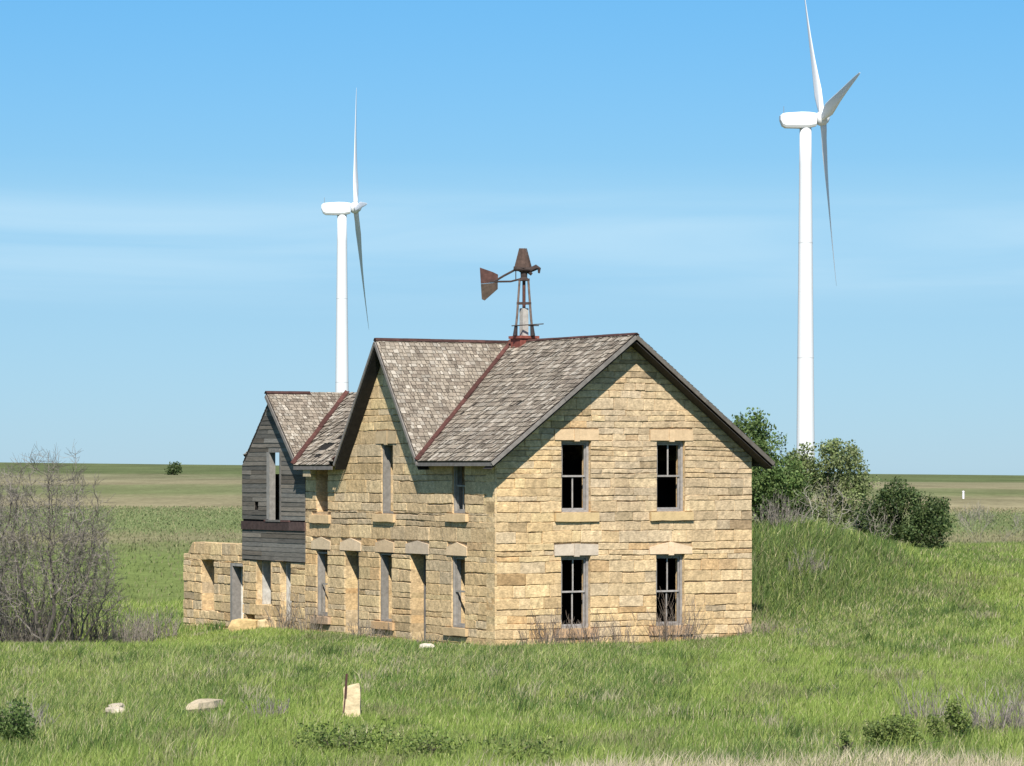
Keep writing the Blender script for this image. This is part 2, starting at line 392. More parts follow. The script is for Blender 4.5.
tag(go, 'tall green prairie grass covering the ground around the old stone house', 'grass', kind='stuff')

# ---------------------------------------------------------------- stone house
house = empty('stone_house', (OX, OY, 0), 'abandoned two storey limestone farmhouse with weathered shingle roofs and a grey wooden wing', 'house')

PAL = [(0.61, 0.432, 0.232), (0.64, 0.472, 0.270), (0.58, 0.418, 0.235), (0.55, 0.420, 0.265), (0.67, 0.497, 0.270), (0.60, 0.392, 0.195)]
PALW = [6, 5, 5, 3, 2, 1]
def stone_tint(r, weather=0.0):
    c = r.choices(PAL, PALW)[0]; f = r.uniform(0.88, 1.10)
    g = (0.455, 0.355, 0.25); w = min(1, max(0, weather + r.uniform(-0.2, 0.15)))
    f *= 0.72 if r.random() < 0.05 else 1
    return tuple(min(0.75, lerp(c[i], g[i], w*0.65)*f) for i in range(3))
MORTAR = (0.44, 0.32, 0.195)

def stone_wall(mb, O, U, N, zb, intervals, cuts, trims, thick, seed, ch, lh, weather=lambda s, z: 0.0, core0=0.0, rough_edge=0.0, gaps=1.0, vg=1.0, rel=0.010):
    """cuts: openings through the wall; trims: rectangles where the facing stones give way to lintels and sills"""
    r = random.Random(seed)
    O = Vector(O)
    def P(s, z, d): return O + U*s + N*d + Vector((0, 0, z))
    zb = sorted(set(round(z, 3) for z in zb)); rows = []
    for a, b in zip(zb, zb[1:]):
        if b - a < 0.03: continue
        k = max(1, round((b - a)/r.uniform(*ch))); w = [r.choice((0.62, 0.9, 1.0, 1.15, 1.3))*r.uniform(0.9, 1.1) for _ in range(k)]; tot = sum(w); z = a
        for q in w: rows.append((z, z + q/tot*(b - a))); z += q/tot*(b - a)
    for za, zt in rows:
        i0 = intervals(za + 1e-4); i1 = intervals(zt - 1e-4)
        zm = (za + zt)/2
        for (l0, r0), (l1, r1) in zip(i0, i1):
            if r0 - l0 < 0.05: continue
            def split(rects):
                segs = [(l0, r0, l1, r1)]
                for (a, b, c, d) in rects:
                    if not (c + 0.01 < zm < d - 0.01): continue
                    new = []
                    for (p0, q0, p1, q1) in segs:
                        if b <= min(p0, p1) or a >= max(q0, q1): new.append((p0, q0, p1, q1)); continue
                        if a > p0 + 0.02: new.append((p0, a, p1, a))
                        if b < q0 - 0.02: new.append((b, q0, b, q1))
                    segs = new
                return segs
            for (p0, q0, p1, q1) in split(cuts):                     # the core of the wall
                ct = jit(stone_tint(r), r, 0.9, 1.1)
                p0c, p1c = max(p0, core0), max(p1, core0)
                A = [P(p0c, za, -thick), P(q0, za, -thick), P(q0, za, -0.045), P(p0c, za, -0.045)]
                B = [P(p1c, zt, -thick), P(q1, zt, -thick), P(q1, zt, -0.045), P(p1c, zt, -0.045)]
                for k, fc in enumerate(((3, 2, 6, 7), (0, 3, 7, 4), (2, 1, 5, 6), (1, 0, 4, 5), (4, 7, 6, 5), (0, 1, 2, 3))):
                    v = A + B
                    mb.poly([v[x] for x in fc], MORTAR if k == 0 else ct)
            def wave(s, z): return 0.028*noise.noise(Vector((s*0.55, z*0.9, seed))) + 0.014*noise.noise(Vector((s*2.1, z*2.2, seed + 5)))
            for (p0, q0, p1, q1) in split(cuts + trims):             # the facing stones
                L0, L1 = p0, p1; end = False
                while not end:
                    ln = r.uniform(*lh)*(1.0 if zt - za > 0.16 else 1.15)
                    n0 = L0 + ln; n1 = n0 + r.uniform(-0.015, 0.015)
                    if n0 > q0 - lh[0]*0.7 or n1 > q1 - 0.05: n0, n1, end = q0, q1, True
                    g = r.choice((0.0005, 0.001, 0.003, 0.009))*gaps*vg; gz0 = r.choice((0.0005, 0.001, 0.003, 0.009))*gaps; gz1 = r.choice((0.0005, 0.001, 0.003, 0.009))*gaps
                    if r.random() < 0.16*gaps: gz1 += r.uniform(0.006, 0.026)
                    f = r.uniform(-rel, rel); seg = max(1, int((n0 - L0)/0.14)); ch_ = r.uniform(0.008, 0.018)
                    dz = r.uniform(-0.006, 0.006)
                    bot = []; top = []
                    for i in range(seg + 1):
                        u = i/seg
                        bot.append([lerp(L0 + g, n0 - g, u), za + gz0 + r.uniform(-0.007, 0.009) + dz*u])
                        top.append([lerp(L1 + g, n1 - g, u), zt - gz1 + r.uniform(-0.010, 0.006) + dz*u])
                    for p in bot + top: p[1] += wave(p[0], p[1])
                    ring = bot + top[::-1]
                    cx = sum(p[0] for p in ring)/len(ring); cz = sum(p[1] for p in ring)/len(ring)
                    def ins(p, c): return (p[0] + (c*vg if p[0] < cx else -c*vg), p[1] + (c if p[1] < cz else -c))
                    tint = stone_tint(r, weather(cx, cz))
                    o_ = [P(p[0], p[1], -0.06) for p in ring]; m_ = [P(p[0], p[1], f - 0.014) for p in ring]
                    i_ = [P(*ins(p, ch_), f + r.uniform(-0.006, 0.006)) for p in ring]; k = len(ring)
                    for j in range(k):
                        j2 = (j + 1) % k
                        mb.poly([o_[j], o_[j2], m_[j2], m_[j]], tint); mb.poly([m_[j], m_[j2], i_[j2], i_[j]], tint)
                    nb = seg + 1
                    for j in range(seg): mb.poly([i_[j], i_[j + 1], i_[k - 2 - j], i_[k - 1 - j]], tint)
                    L0, L1 = n0, n1

def lbox(mb, O, U, N, s0, s1, z0, z1, d0, d1, tint=(1, 1, 1), m=0, skew=0.0):
    O = Vector(O)
    def P(s, z, d): return O + U*s + N*d + Vector((0, 0, z))
    mb.hexa([P(s0, z0, d0), P(s1, z0 + skew, d0), P(s1, z0 + skew, d1), P(s0, z0, d1), P(s0, z1, d0), P(s1, z1 + skew, d0), P(s1, z1 + skew, d1), P(s0, z1, d1)], tint, m)

def lintel(parent, O, U, N, s0, s1, z0, h0, h1, tint, seed, key=True):
    """a dressed head stone, in three pieces with a keystone; h0 its height at the ends, h1 in the middle"""
    r = random.Random(seed); mb = MB(); O = Vector(O); c = (s0 + s1)/2; kw = 0.085
    def P(s, z, d): return O + U*s + N*d + Vector((0, 0, z))
    def top(s): return z0 + lerp(h0, h1, 1 - min(1, abs(s - c)/((s1 - s0)/2)))
    pieces = [(s0, c - kw - 0.004, 0.0), (c - kw, c + kw, -0.035 if key else 0), (c + kw + 0.004, s1, 0.0)] if key else [(s0, s1, 0)]
    for i, (a, b, drop) in enumerate(pieces):
        pr = 0.045 if (key and i == 1) else 0.025
        t = jit(tint, r, 0.90, 1.08)
        mids = [a, (a + b)/2, b]
        for x0, x1 in zip(mids, mids[1:]):
            mb.hexa([P(x0, z0 + drop, -0.10), P(x1, z0 + drop, -0.10), P(x1, z0 + drop, pr), P(x0, z0 + drop, pr),
                     P(x0, top(x0), -0.10), P(x1, top(x1), -0.10), P(x1, top(x1), pr - 0.006), P(x0, top(x0), pr - 0.006)], t)
    return mb.build('lintel', M['trim_stone'], parent)
def sill(parent, O, U, N, s0, s1, z0, z1, proud, tint, skew=0.0):
    mb = MB(); n = 4; r = random.Random(int(s0*100)); zz = [r.uniform(-0.012, 0.012) for _ in range(n + 1)]
    O = Vector(O)
    def P(s, z, d): return O + U*s + N*d + Vector((0, 0, z))
    for i in range(n):
        a, b = lerp(s0, s1, i/n), lerp(s0, s1, (i + 1)/n)
        mb.hexa([P(a, z0 + zz[i], -0.2), P(b, z0 + zz[i + 1], -0.2), P(b, z0 + zz[i + 1], proud + zz[i + 1]), P(a, z0 + zz[i], proud + zz[i]),
                 P(a, z1, -0.2), P(b, z1, -0.2), P(b, z1 - 0.015, proud + zz[i + 1]), P(a, z1 - 0.015, proud + zz[i])], tint)
    return mb.build('window_sill', M['trim_stone'], parent)
GREYW = (0.27, 0.25, 0.235)
def window(parent, O, U, N, s0, s1, z0, z1, d0=-0.28, d1=-0.13, fw=0.075, up=1, low=1, tint=GREYW, sash=True, meet=0.5):
    """frame boards, two sashes; up / low: how many panes wide the sash still is (0: the sash is gone)"""
    mb = MB(); r = random.Random(int(s0*97 + z0*31))
    def tt(k=1.0): return jit(tint, r, 0.85*k, 1.12*k)
    lbox(mb, O, U, N, s0, s0 + fw, z0, z1, d0, d1, tt()); lbox(mb, O, U, N, s1 - fw, s1, z0, z1, d0, d1, tt(1.1))
    lbox(mb, O, U, N, s0 + fw, s1 - fw, z1 - fw, z1, d0, d1 - 0.003, tt()); lbox(mb, O, U, N, s0 + fw, s1 - fw, z0, z0 + 0.06, d0, d1 + 0.02, tt())
    w = mb.build('window', M['trim_wood'], parent)
    zm = lerp(z0, z1, meet); a, b = s0 + fw + 0.003, s1 - fw - 0.003
    for k, (za, zb_, dd) in enumerate(((zm - 0.02, z1 - fw - 0.003, d1 - 0.05), (z0 + 0.063, zm + 0.02, d1 - 0.09))):
        nn = (up, low)[k]
        if not nn: continue
        sb = MB(); e = dd - 0.035; bw = 0.042
        lbox(sb, O, U, N, a, a + bw, za, zb_, e, dd, tt()); lbox(sb, O, U, N, b - bw, b, za, zb_, e, dd, tt())
        lbox(sb, O, U, N, a + bw, b - bw, za, za + 0.05, e, dd - 0.002, tt(1.2)); lbox(sb, O, U, N, a + bw, b - bw, zb_ - 0.045, zb_, e, dd - 0.002, tt(1.1))
        if nn > 1:
            c = (a + b)/2; lbox(sb, O, U, N, c - 0.019, c + 0.019, za + 0.05, zb_ - 0.045, e + 0.005, dd - 0.006, tt(1.25))
        sb.build('sash', M['trim_wood'], w)
    return w

PALE = (0.55, 0.42, 0.24); PALE2 = (0.50, 0.43, 0.31)
# --- gable end facing the sun
RZ, RS = 9.05, 0.765                         # main ridge height, slope
TW = 8.79
def iv1(z):
    if z < 5.52: return [(0.0, TW)]
    h = (RZ - 0.16 - z)/RS; return [(4.4 - h, 4.4 + h)] if h > 0.05 else [(4.39, 4.41)]
W1 = [(2.21, 3.19, 3.90, 5.97), (5.45, 6.43, 3.90, 5.95), (2.20, 3.18, 0.55, 2.65), (5.43, 6.41, 0.55, 2.63)]
tr1 = []
for (a, b, c, d) in W1: tr1 += [(a - 0.25, b + 0.26, d, d + 0.36), (a - 0.25, b + 0.25, c - 0.27, c)]
zb1 = [-0.3, 5.52, 7.2, RZ - 0.2]
for q in W1[:1] + W1[2:3]: zb1 += [q[2], q[3], q[2] - 0.27, q[3] + 0.36]
def weather1(s, z): return 0.55*sm(1.0, 4.5, s)*sm(2.4, 4.2, z) + 0.35*math.exp(-((s - 4.6)**2)/4)*sm(1.0, 2.2, z) + 0.3*sm(6.6, 8, s)
W1n = [(a, b, W1[0][2] if c > 2 else W1[2][2], W1[0][3] if c > 2 else W1[2][3]) for (a, b, c, d) in W1]
tr1 = []
for (a, b, c, d) in W1n: tr1 += [(a - 0.25, b + 0.26, d, d + 0.36), (a - 0.25, b + 0.25, c - 0.27, c)]
mb = MB(); stone_wall(mb, W(0, 0, 0), U1, N1, zb1, iv1, W1n, tr1, 0.5, 11, (0.16, 0.27), (0.30, 1.05), weather1, rel=0.013)
mb.build('gable_wall', M['stone'], house)
for i, (a, b, c, d) in enumerate(W1n):
    ped = (0.30, 0.33) if i < 2 else ((0.31, 0.34) if i == 2 else (0.20, 0.36))
    tnt = (0.62, 0.46, 0.25) if i < 2 else ((0.52, 0.445, 0.31) if i == 2 else (0.67, 0.52, 0.31))
    lintel(house, W(0, 0, 0), U1, N1, a - 0.24, b + 0.25, d + 0.004, ped[0], ped[1], tnt, 50 + i, key=(i != 3) or True)
    sill(house, W(0, 0, 0), U1, N1, a - 0.24, b + 0.24, c - 0.265, c - 0.005, 0.085 if i < 2 else 0.05, (0.56, 0.42, 0.20) if i < 2 else (0.50, 0.34, 0.18))
    window(house, W(0, 0, 0), U1, N1, a + 0.005, b - 0.005, c, d - 0.005, up=(1, 2, 2, 2)[i], low=(2, 1, 2, 2)[i], meet=(0.5, 0.5, 0.50, 0.48)[i])

# --- long side wall with the steep cross gable
CS, CK = 6.57, 1.37
SE = 9.55
def iv2(z):
    if z < 5.50: return [(0.0, 12.07)] if z < 5.3 else [(0.0, 9.6)]
    h = (RZ - 0.14 - z)/CK; return [(CS - h, CS + h)] if h > 0.04 else [(CS - .01, CS + .01)]
wins = {'E': (1.76, 2.58, 0.58, 2.66), 'C': (6.26, 7.08, 0.53, 2.60), 'A': (10.50, 11.31, 0.46, 2.55),
        'E2': (1.77, 2.52, 3.86, 5.50), 'C2': (6.18, 6.95, 3.80, 5.90), 'A2': (10.50, 11.31, 3.72, 5.60)}
doors = {'D': (4.12, 5.10, -0.4, 2.64), 'B': (8.40, 9.36, -0.4, 2.59)}
def lay(v, lo, hi):                        # open on the row grid
    return (v[0], v[1], lo, hi)
cuts2 = [lay(wins[k], 0.55, 2.63) for k in 'ECA'] + [lay(doors[k], -0.4, 2.63) for k in 'DB'] + \
        [lay(wins['E2'], 3.86, 5.50), lay(wins['C2'], 3.80, 5.90), lay(wins['A2'], 3.72, 5.50)]
lint2 = [(1.62, 2.84), (6.10, 7.30), (10.30, 11.62), (3.93, 5.36), (8.24, 9.64)]
tr2 = [(a, b, 2.63, 3.03) for a, b in lint2] + [(5.92, 7.27, 5.90, 6.30)]
s2l = [(1.58, 2.92), (6.08, 7.40), (10.30, 11.55)]; s2u = [(1.56, 2.83, 3.61, 3.86), (6.03, 7.34, 3.54, 3.80), (10.27, 11.61, 3.44, 3.72)]
tr2 += [(a, b, 0.30, 0.55) for a, b in s2l] + s2u
zb2 = [-0.3, 0.30, 0.55, 2.63, 3.03, 3.44, 3.61, 3.80, 3.86, 5.30, 5.50, 5.90, 6.30, RZ - 0.2]
def weather2(s, z): return 0.05 + 0.30*sm(0.5, 3.5, s)*sm(8, 5, s)*sm(1.0, 2.6, z) + 0.25*sm(2.4, 3.2, z)*sm(6, 3.4, z)
mb = MB(); stone_wall(mb, W(0, 0, 0), U2, N2, zb2, iv2, cuts2, tr2, 0.5, 23, (0.25, 0.33), (0.55, 1.7), weather2, core0=0.5, gaps=1.35, vg=0.3, rel=0.006)
mb.build('side_wall', M['stone'], house)
for i, (a, b) in enumerate(lint2):
    lintel(house, W(0, 0, 0), U2, N2, a + 0.01, b - 0.01, 2.634, 0.24 + 0.04*(i % 2), 0.385, ((0.60, 0.46, 0.26), (0.57, 0.43, 0.24), (0.64, 0.51, 0.30), (0.54, 0.44, 0.29), (0.60, 0.47, 0.28))[i], 70 + i, key=False)
lintel(house, W(0, 0, 0), U2, N2, 5.93, 7.26, 5.904, 0.37, 0.39, (0.48, 0.37, 0.20), 80, key=True)
for i, (a, b) in enumerate(s2l): sill(house, W(0, 0, 0), U2, N2, a, b, 0.31, 0.545, 0.09, ((0.52, 0.39, 0.2), (0.52, 0.35, 0.17), (0.45, 0.33, 0.2))[i])
for a, b, c, d in s2u: sill(house, W(0, 0, 0), U2, N2, a + 0.01, b - 0.01, c + 0.01, d - 0.005, 0.09, (0.61, 0.45, 0.23))
LG = (0.24, 0.222, 0.20)
for k, (u, l) in {'E': (1, 1), 'C': (0, 0), 'A': (0, 1), 'E2': (1, 2), 'C2': (0, 0), 'A2': (0, 0)}.items():
    a, b, c, d = wins[k]
    c = {'E': .55, 'C': .55, 'A': .55}.get(k, c); d = min(d, {'E2': 5.44, 'A2': 5.44, 'C2': 5.9}.get(k, 2.63))
    if k == 'A2': continue
    window(house, W(0, 0, 0), U2, N2, a + 0.004, b - 0.004, c + 0.003, d - 0.005, d0=-0.30, d1=-0.06, fw=0.05, up=u, low=l, tint=LG)
for k in 'DB':
    a, b, c, d = doors[k]; mb = MB()
    lbox(mb, W(0, 0, 0), U2, N2, a + 0.004, a + 0.06, -0.3, 2.62, -0.5, -0.10, (0.16, 0.15, 0.14)); lbox(mb, W(0, 0, 0), U2, N2, a + 0.06, b - 0.06, 2.55, 2.62, -0.5, -0.36, (0.16, 0.15, 0.14))
    lbox(mb, W(0, 0, 0), U2, N2, b - 0.06, b - 0.004, -0.3, 2.62, -0.5, -0.46, (0.16, 0.15, 0.14))
    mb.build('door_frame', M['trim_wood'], house)

# --- the other walls of the main block, and the wing's stone storey
mb = MB(); stone_wall(mb, W(TW, 9.5, 0), -U2, U1, [-0.3, 5.4], lambda z: [(0.0, 9.0)], [], [], 0.45, 31, (0.2, 0.28), (0.4, 1.1)); mb.build('rear_wall', M['stone'], house)
mb = MB(); stone_wall(mb, W(0.0, SE, 0), U1, -N1, [-0.3, 5.52, RZ - 0.2], lambda z: [(0.5, TW)] if z < 5.52 else [(4.4 - (RZ - .16 - z)/RS, 4.4 + (RZ - .16 - z)/RS)], [], [], 0.45, 32, (0.2, 0.28), (0.4, 1.1)); mb.build('end_wall', M['stone'], house)
cutw = [(13.10, 13.86, 0.28, 2.17), (14.48, 15.62, 0.75, 2.17), (15.72, 16.42, 0.02, 0.40), (12.07, 12.35, -9, -8)]
mb = MB(); stone_wall(mb, W(0, 0, 0), U2, N2, [-0.3, 0.02, 0.28, 0.40, 0.75, 2.17], lambda z: [(12.07, 16.56)], cutw, [], 0.5, 41, (0.21, 0.3), (0.35, 0.9), lambda s, z: 0.05, gaps=1.6, vg=0.4, rel=0.012)
mb.build('wing_wall', M['stone'], house)
mb = MB(); stone_wall(mb, W(5.4, 16.6, 0), -U2, U1, [-0.3, 2.6], lambda z: [(0.0, 7.0)], [], [], 0.4, 42, (0.2, 0.28), (0.4, 1.0))
mb.build('wing_rear_wall', M['stone'], house)
for (a, b, c, d) in cutw[:2]:
    mb = MB()
    lbox(mb, W(0, 0, 0), U2, N2, a + 0.004, a + 0.06, c, d - 0.005, -0.48, -0.08, LG); lbox(mb, W(0, 0, 0), U2, N2, b - 0.07, b - 0.004, c, d - 0.005, -0.5, -0.22, (0.5, 0.48, 0.44))
    lbox(mb, W(0, 0, 0), U2, N2, a + 0.06, b - 0.07, d - 0.06, d - 0.005, -0.48, -0.2, LG)
    mb.build('window_frame', M['trim_wood'], house)

# --- wooden upper storey of the wing
def board_wall(mb, O, U, N, intervals, z0, z1, cuts, seed, bh=0.145, d=0.0):
    r = random.Random(seed); z = z0; O = Vector(O)
    def P(s, z, dd): return O + U*s + N*dd + Vector((0, 0, z))
    while z < z1 - 0.03:
        zt = min(z + bh, z1); l, rr = intervals(z + 0.02); lt, rt = intervals(zt - 0.01)
        segs = [(l, rr)]; zm = (z + zt)/2
        for (a, b, c, e) in cuts:
            if not (c < zm < e): continue
            segs = [x for (p, q) in segs for x in ((p, min(q, a)), (max(p, b), q)) if x[1] - x[0] > 0.03]
        for (p, q) in segs:
            x = p
            while x < q - 0.02:
                e = x + r.uniform(1.0, 3.4)
                if e > q - 0.5: e = q
                f = r.uniform(0.65, 1.45)*(1.7 if r.random() < 0.07 else 1); w = r.uniform(-0.05, 0.05)
                t = (min(.5, 0.136*f*(1 + w)), min(.5, 0.124*f), min(.5, 0.107*f*(1 - w)))
                sag = r.uniform(-0.008, 0.008); k0 = (lt if x == p and abs(p - l) < 1e-6 else x); k1 = (rt if e == q and abs(q - rr) < 1e-6 else e)
                bo = 0.020 + r.uniform(-0.006, 0.010)
                b0, b1 = P(x + .004, z + sag, d + bo), P(e - .004, z - sag, d + bo)
                t0, t1 = P(k0 + .004, zt + 0.012, d + 0.008), P(k1 - .004, zt + 0.012, d + 0.008)
                c0, c1 = P(x + .004, z + sag, d), P(e - .004, z - sag, d); e0, e1 = P(k0 + .004, zt + 0.012, d - 0.012), P(k1 - .004, zt + 0.012, d - 0.012)
                mb.hexa([c0, c1, b1, b0, e0, e1, t1, t0], t)
                x = e
        z = zt
WR, WK, WC = 7.60, 1.02, 14.35             # wing ridge, wooden gable slope, its middle
def ivw(z):
    if z < 5.30: return (12.02, 16.62)
    h = max(0.03, (WR - 0.12 - z)/WK); return (max(12.02, WC - h), min(16.62, WC + h))
wh = (13.79, 14.60, 3.52, 5.70)
mb = MB(); board_wall(mb, W(0, 0, 0), U2, N2, ivw, 2.20, WR - 0.12, [(13.72, 14.72, 3.48, 5.72), (15.40, 15.68, 3.86, 4.05), (12.02, 16.62, 3.17, 3.45)], 61, d=0.01)
ww = mb.build('wooden_wall', M['board'], house)
# inside lining so the boards have a back
mb = MB(); O0 = W(0, 0, 0)
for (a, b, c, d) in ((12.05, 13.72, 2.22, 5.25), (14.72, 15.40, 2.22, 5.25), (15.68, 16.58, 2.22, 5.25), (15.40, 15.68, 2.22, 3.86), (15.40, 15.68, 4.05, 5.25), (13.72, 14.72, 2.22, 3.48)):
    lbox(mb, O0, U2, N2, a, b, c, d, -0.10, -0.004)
mb.build('wall_lining', M['interior_shade'], ww)
mb = MB(); r = random.Random(5)
x = 12.02
while x < 16.6:
    e = min(16.62, x + r.uniform(0.6, 1.4)); f = r.uniform(0.7, 1.2)
    lbox(mb, O0, U2, N2, x, e - 0.003, 3.175 + r.uniform(-.01, .01), 3.445 + r.uniform(-.015, .015), 0.0, 0.05 + r.uniform(0, 0.012), (0.078*f, 0.050*f, 0.045*f)); x = e
lbox(mb, O0, U2, N2, 13.1, 14.9, 3.445, 3.50, 0.01, 0.07, (0.10, 0.05, 0.045))
mb.build('metal_band', M['rust'], ww)
mb = MB(); t = (0.25, 0.235, 0.215)
lbox(mb, O0, U2, N2, 13.72, 13.80, 3.50, 5.72, -0.14, 0.055, tuple(v*0.55 for v in t)); lbox(mb, O0, U2, N2, 14.52, 14.74, 3.50, 5.66, -0.16, 0.05, t, skew=0.02)
lbox(mb, O0, U2, N2, 13.80, 14.52, 5.66, 5.76, -0.14, 0.06, tuple(v*0.7 for v in t)); lbox(mb, O0, U2, N2, 13.70, 14.76, 3.445, 3.50, -0.14, 0.08, tuple(v*0.6 for v in t))
mb.build('window_frame', M['trim_wood'], ww)
# far end of the wing with its gap under the roof, and its back
mb = MB()
def ive(z):
    if z < 5.45: return (0.03, 5.37)
    h = max(0.03, (WR - 0.12 - z)/0.754); return (2.7 - h, 2.7 + h)
board_wall(mb, W(0, 16.6, 0), U1, U2, ive, 2.2, WR - 0.12, [(0.8, 1.7, 4.95, 5.75)], 62)
board_wall(mb, W(5.4, 16.6, 0), -U2, U1, lambda z: (0.0, 7.0), 2.6, 5.4, [], 63)
mb.build('wooden_end_wall', M['board'], house)

# --- inside: partitions and floors, added to close the rooms, near-black in place of shade
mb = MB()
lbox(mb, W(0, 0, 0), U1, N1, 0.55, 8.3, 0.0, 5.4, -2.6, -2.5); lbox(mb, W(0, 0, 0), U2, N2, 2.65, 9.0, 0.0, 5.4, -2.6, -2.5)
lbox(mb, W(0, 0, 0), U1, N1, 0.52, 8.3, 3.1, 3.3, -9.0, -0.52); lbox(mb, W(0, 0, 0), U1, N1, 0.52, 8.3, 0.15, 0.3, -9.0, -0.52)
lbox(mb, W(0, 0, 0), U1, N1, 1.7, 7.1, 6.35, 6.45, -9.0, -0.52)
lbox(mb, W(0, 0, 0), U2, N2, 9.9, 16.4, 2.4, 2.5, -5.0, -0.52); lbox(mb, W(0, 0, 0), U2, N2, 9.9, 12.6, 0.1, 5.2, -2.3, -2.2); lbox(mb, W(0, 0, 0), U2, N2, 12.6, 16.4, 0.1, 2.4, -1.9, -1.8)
mb.build('partition', M['interior_shade'], house)

# --- roofs
SHP = [(0.31, 0.265, 0.21), (0.255, 0.212, 0.165), (0.365, 0.322, 0.264), (0.21, 0.172, 0.134), (0.29, 0.244, 0.19)]
def clip(poly, P0, nrm):
    out = []
    for i in range(len(poly)):
        a, b = poly[i], poly[(i + 1) % len(poly)]
        da = (a[0] - P0[0])*nrm[0] + (a[1] - P0[1])*nrm[1]; db = (b[0] - P0[0])*nrm[0] + (b[1] - P0[1])*nrm[1]
        if da >= 0: out.append(a)
        if da*db < 0:
            u = da/(da - db); out.append((a[0] + (b[0] - a[0])*u, a[1] + (b[1] - a[1])*u))
    return out
def roof_plane(mb, pts, A, seed, expo=0.145, thick=0.07, holes=(), lift=0.0, curl=1.0):
    """pts: world polygon of the plane; A: direction along the eave. Deck = material 1, shingles = material 0"""
    r = random.Random(seed); pts = [Vector(p) for p in pts]; A = Vector(A).normalized()
    Nn = (pts[1] - pts[0]).cross(pts[2] - pts[0]).normalized()
    if Nn.z < 0: Nn = -Nn
    B = Nn.cross(A)
    if B.z < 0: B = -B
    O = pts[0]
    ab = [((p - O).dot(A), (p - O).dot(B)) for p in pts]
    area = sum(ab[i][0]*ab[(i + 1) % len(ab)][1] - ab[(i + 1) % len(ab)][0]*ab[i][1] for i in range(len(ab)))
    if area < 0: ab = ab[::-1]
    def P(a, b, h): return O + A*a + B*b + Nn*h
    top = [P(a, b, 0) for a, b in ab]; bot = [P(a, b, -thick) for a, b in ab]; k = len(ab)
    mb.poly(top, (1, 1, 1), 1); mb.poly(bot[::-1], (1, 1, 1), 1)
    for j in range(k): mb.poly([bot[j], bot[(j + 1) % k], top[(j + 1) % k], top[j]], (1, 1, 1), 1)
    edges = []
    for j in range(k):
        p, q = ab[j], ab[(j + 1) % k]; edges.append((p, (-(q[1] - p[1]), q[0] - p[0])))
    a0, a1 = min(p[0] for p in ab), max(p[0] for p in ab); b0, b1 = min(p[1] for p in ab), max(p[1] for p in ab)
    b = b0 - 0.02; row = 0
    while b < b1:
        a = a0 - r.uniform(0, 0.15); wv = r.uniform(-0.01, 0.01)
        while a < a1:
            w = r.uniform(0.08, 0.19); gp = r.uniform(0.004, 0.012)
            sh = r.uniform(-0.018, 0.018); q0 = b + sh + wv; q1 = b + expo*1.25
            miss = r.random() < (0.003 if curl > 1 else 0) or any((a + w/2 - h[0])**2/h[2]**2 + (b - h[1])**2/h[3]**2 < 1 for h in holes)
            if not miss:
                poly = [(a + gp, q0), (a + w - gp, q0 + r.uniform(-0.01, 0.01)), (a + w - gp, q1), (a + gp, q1)]
                for P0, nn in edges:
                    poly = clip(poly, (P0[0] - nn[0]*0, P0[1] - 0), nn) if poly else poly
                    if len(poly) < 3: break
                if len(poly) >= 3:
                    hb = (0.020 + r.uniform(0, 0.012)*curl); ht = 0.004; f = r.uniform(0.75, 1.2); c = r.choice(SHP); t = tuple(v*f for v in c)
                    tl = r.uniform(-0.006, 0.006)*curl
                    def H(p): return lift + lerp(hb, ht, min(1, max(0, (p[1] - q0)/(q1 - q0)))) + tl*(p[0] - a)/w
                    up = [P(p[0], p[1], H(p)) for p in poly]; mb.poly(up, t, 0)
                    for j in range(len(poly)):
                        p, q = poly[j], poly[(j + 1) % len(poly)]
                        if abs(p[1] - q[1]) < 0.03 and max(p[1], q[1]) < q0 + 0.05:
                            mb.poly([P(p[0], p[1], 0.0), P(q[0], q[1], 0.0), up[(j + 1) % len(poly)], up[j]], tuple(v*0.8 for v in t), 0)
            a += w
        b += expo; row += 1
def zm_(t): return RZ - RS*abs(4.4 - t)
EO = 0.42; RO = 0.53; CO = 0.40
vb = (RZ - zm_(-EO))/CK                      # half width of the cross gable at the eave
mats_r = [M['shingle'], M['deck']]
mb = MB()
roof_plane(mb, [W(-EO, -RO, zm_(-EO)), W(-EO, CS - vb, zm_(-EO)), W(4.4, CS, RZ), W(4.4, -RO, RZ)], U2, 101, expo=0.205, holes=((0.45, 0.30, 0.16, 0.06), (1.0, 1.5, 0.10, 0.05), (0.35, 1.9, 0.12, 0.06), (2.2, 2.6, 0.10, 0.05)), curl=1.9)
roof_plane(mb, [W(-EO, CS + vb, zm_(-EO)), W(-EO, 9.62, zm_(-EO)), W(4.4, 9.62, RZ), W(4.4, CS, RZ)], U2, 102)
roof_plane(mb, [W(4.4, -RO, RZ), W(4.4, 9.62, RZ), W(TW + EO, 9.62, zm_(-EO)), W(TW + EO, -RO, zm_(-EO))], U2, 103)
main_roof = mb.build('main_roof', mats_r, house)
mb = MB()
roof_plane(mb, [W(-CO, CS - vb, zm_(-EO)), W(-CO + .02, CS - vb, zm_(-EO)), W(4.4, CS, RZ), W(-CO, CS, RZ)], U1, 104, expo=0.135)
roof_plane(mb, [W(-CO, CS + vb, zm_(-EO)), W(-CO, CS, RZ), W(4.4, CS, RZ), W(-CO + .02, CS + vb, zm_(-EO))], U1, 105)
cross_roof = mb.build('cross_roof', mats_r, house)
WE = zw = 5.30
def zwg(t): return WR - 0.754*abs(2.7 - t)
wv_ = (WR - zwg(-EO))/WK
mb = MB()
roof_plane(mb, [W(-EO, 9.58, zwg(-EO)), W(-EO, WC - wv_, zwg(-EO)), W(2.7, WC, WR), W(2.7, 9.58, WR)], U2, 106, expo=0.19, holes=((1.2, 1.35, 0.34, 0.20), (1.75, 0.85, 0.42, 0.20), (1.45, 0.30, 0.25, 0.12)), curl=2.4)
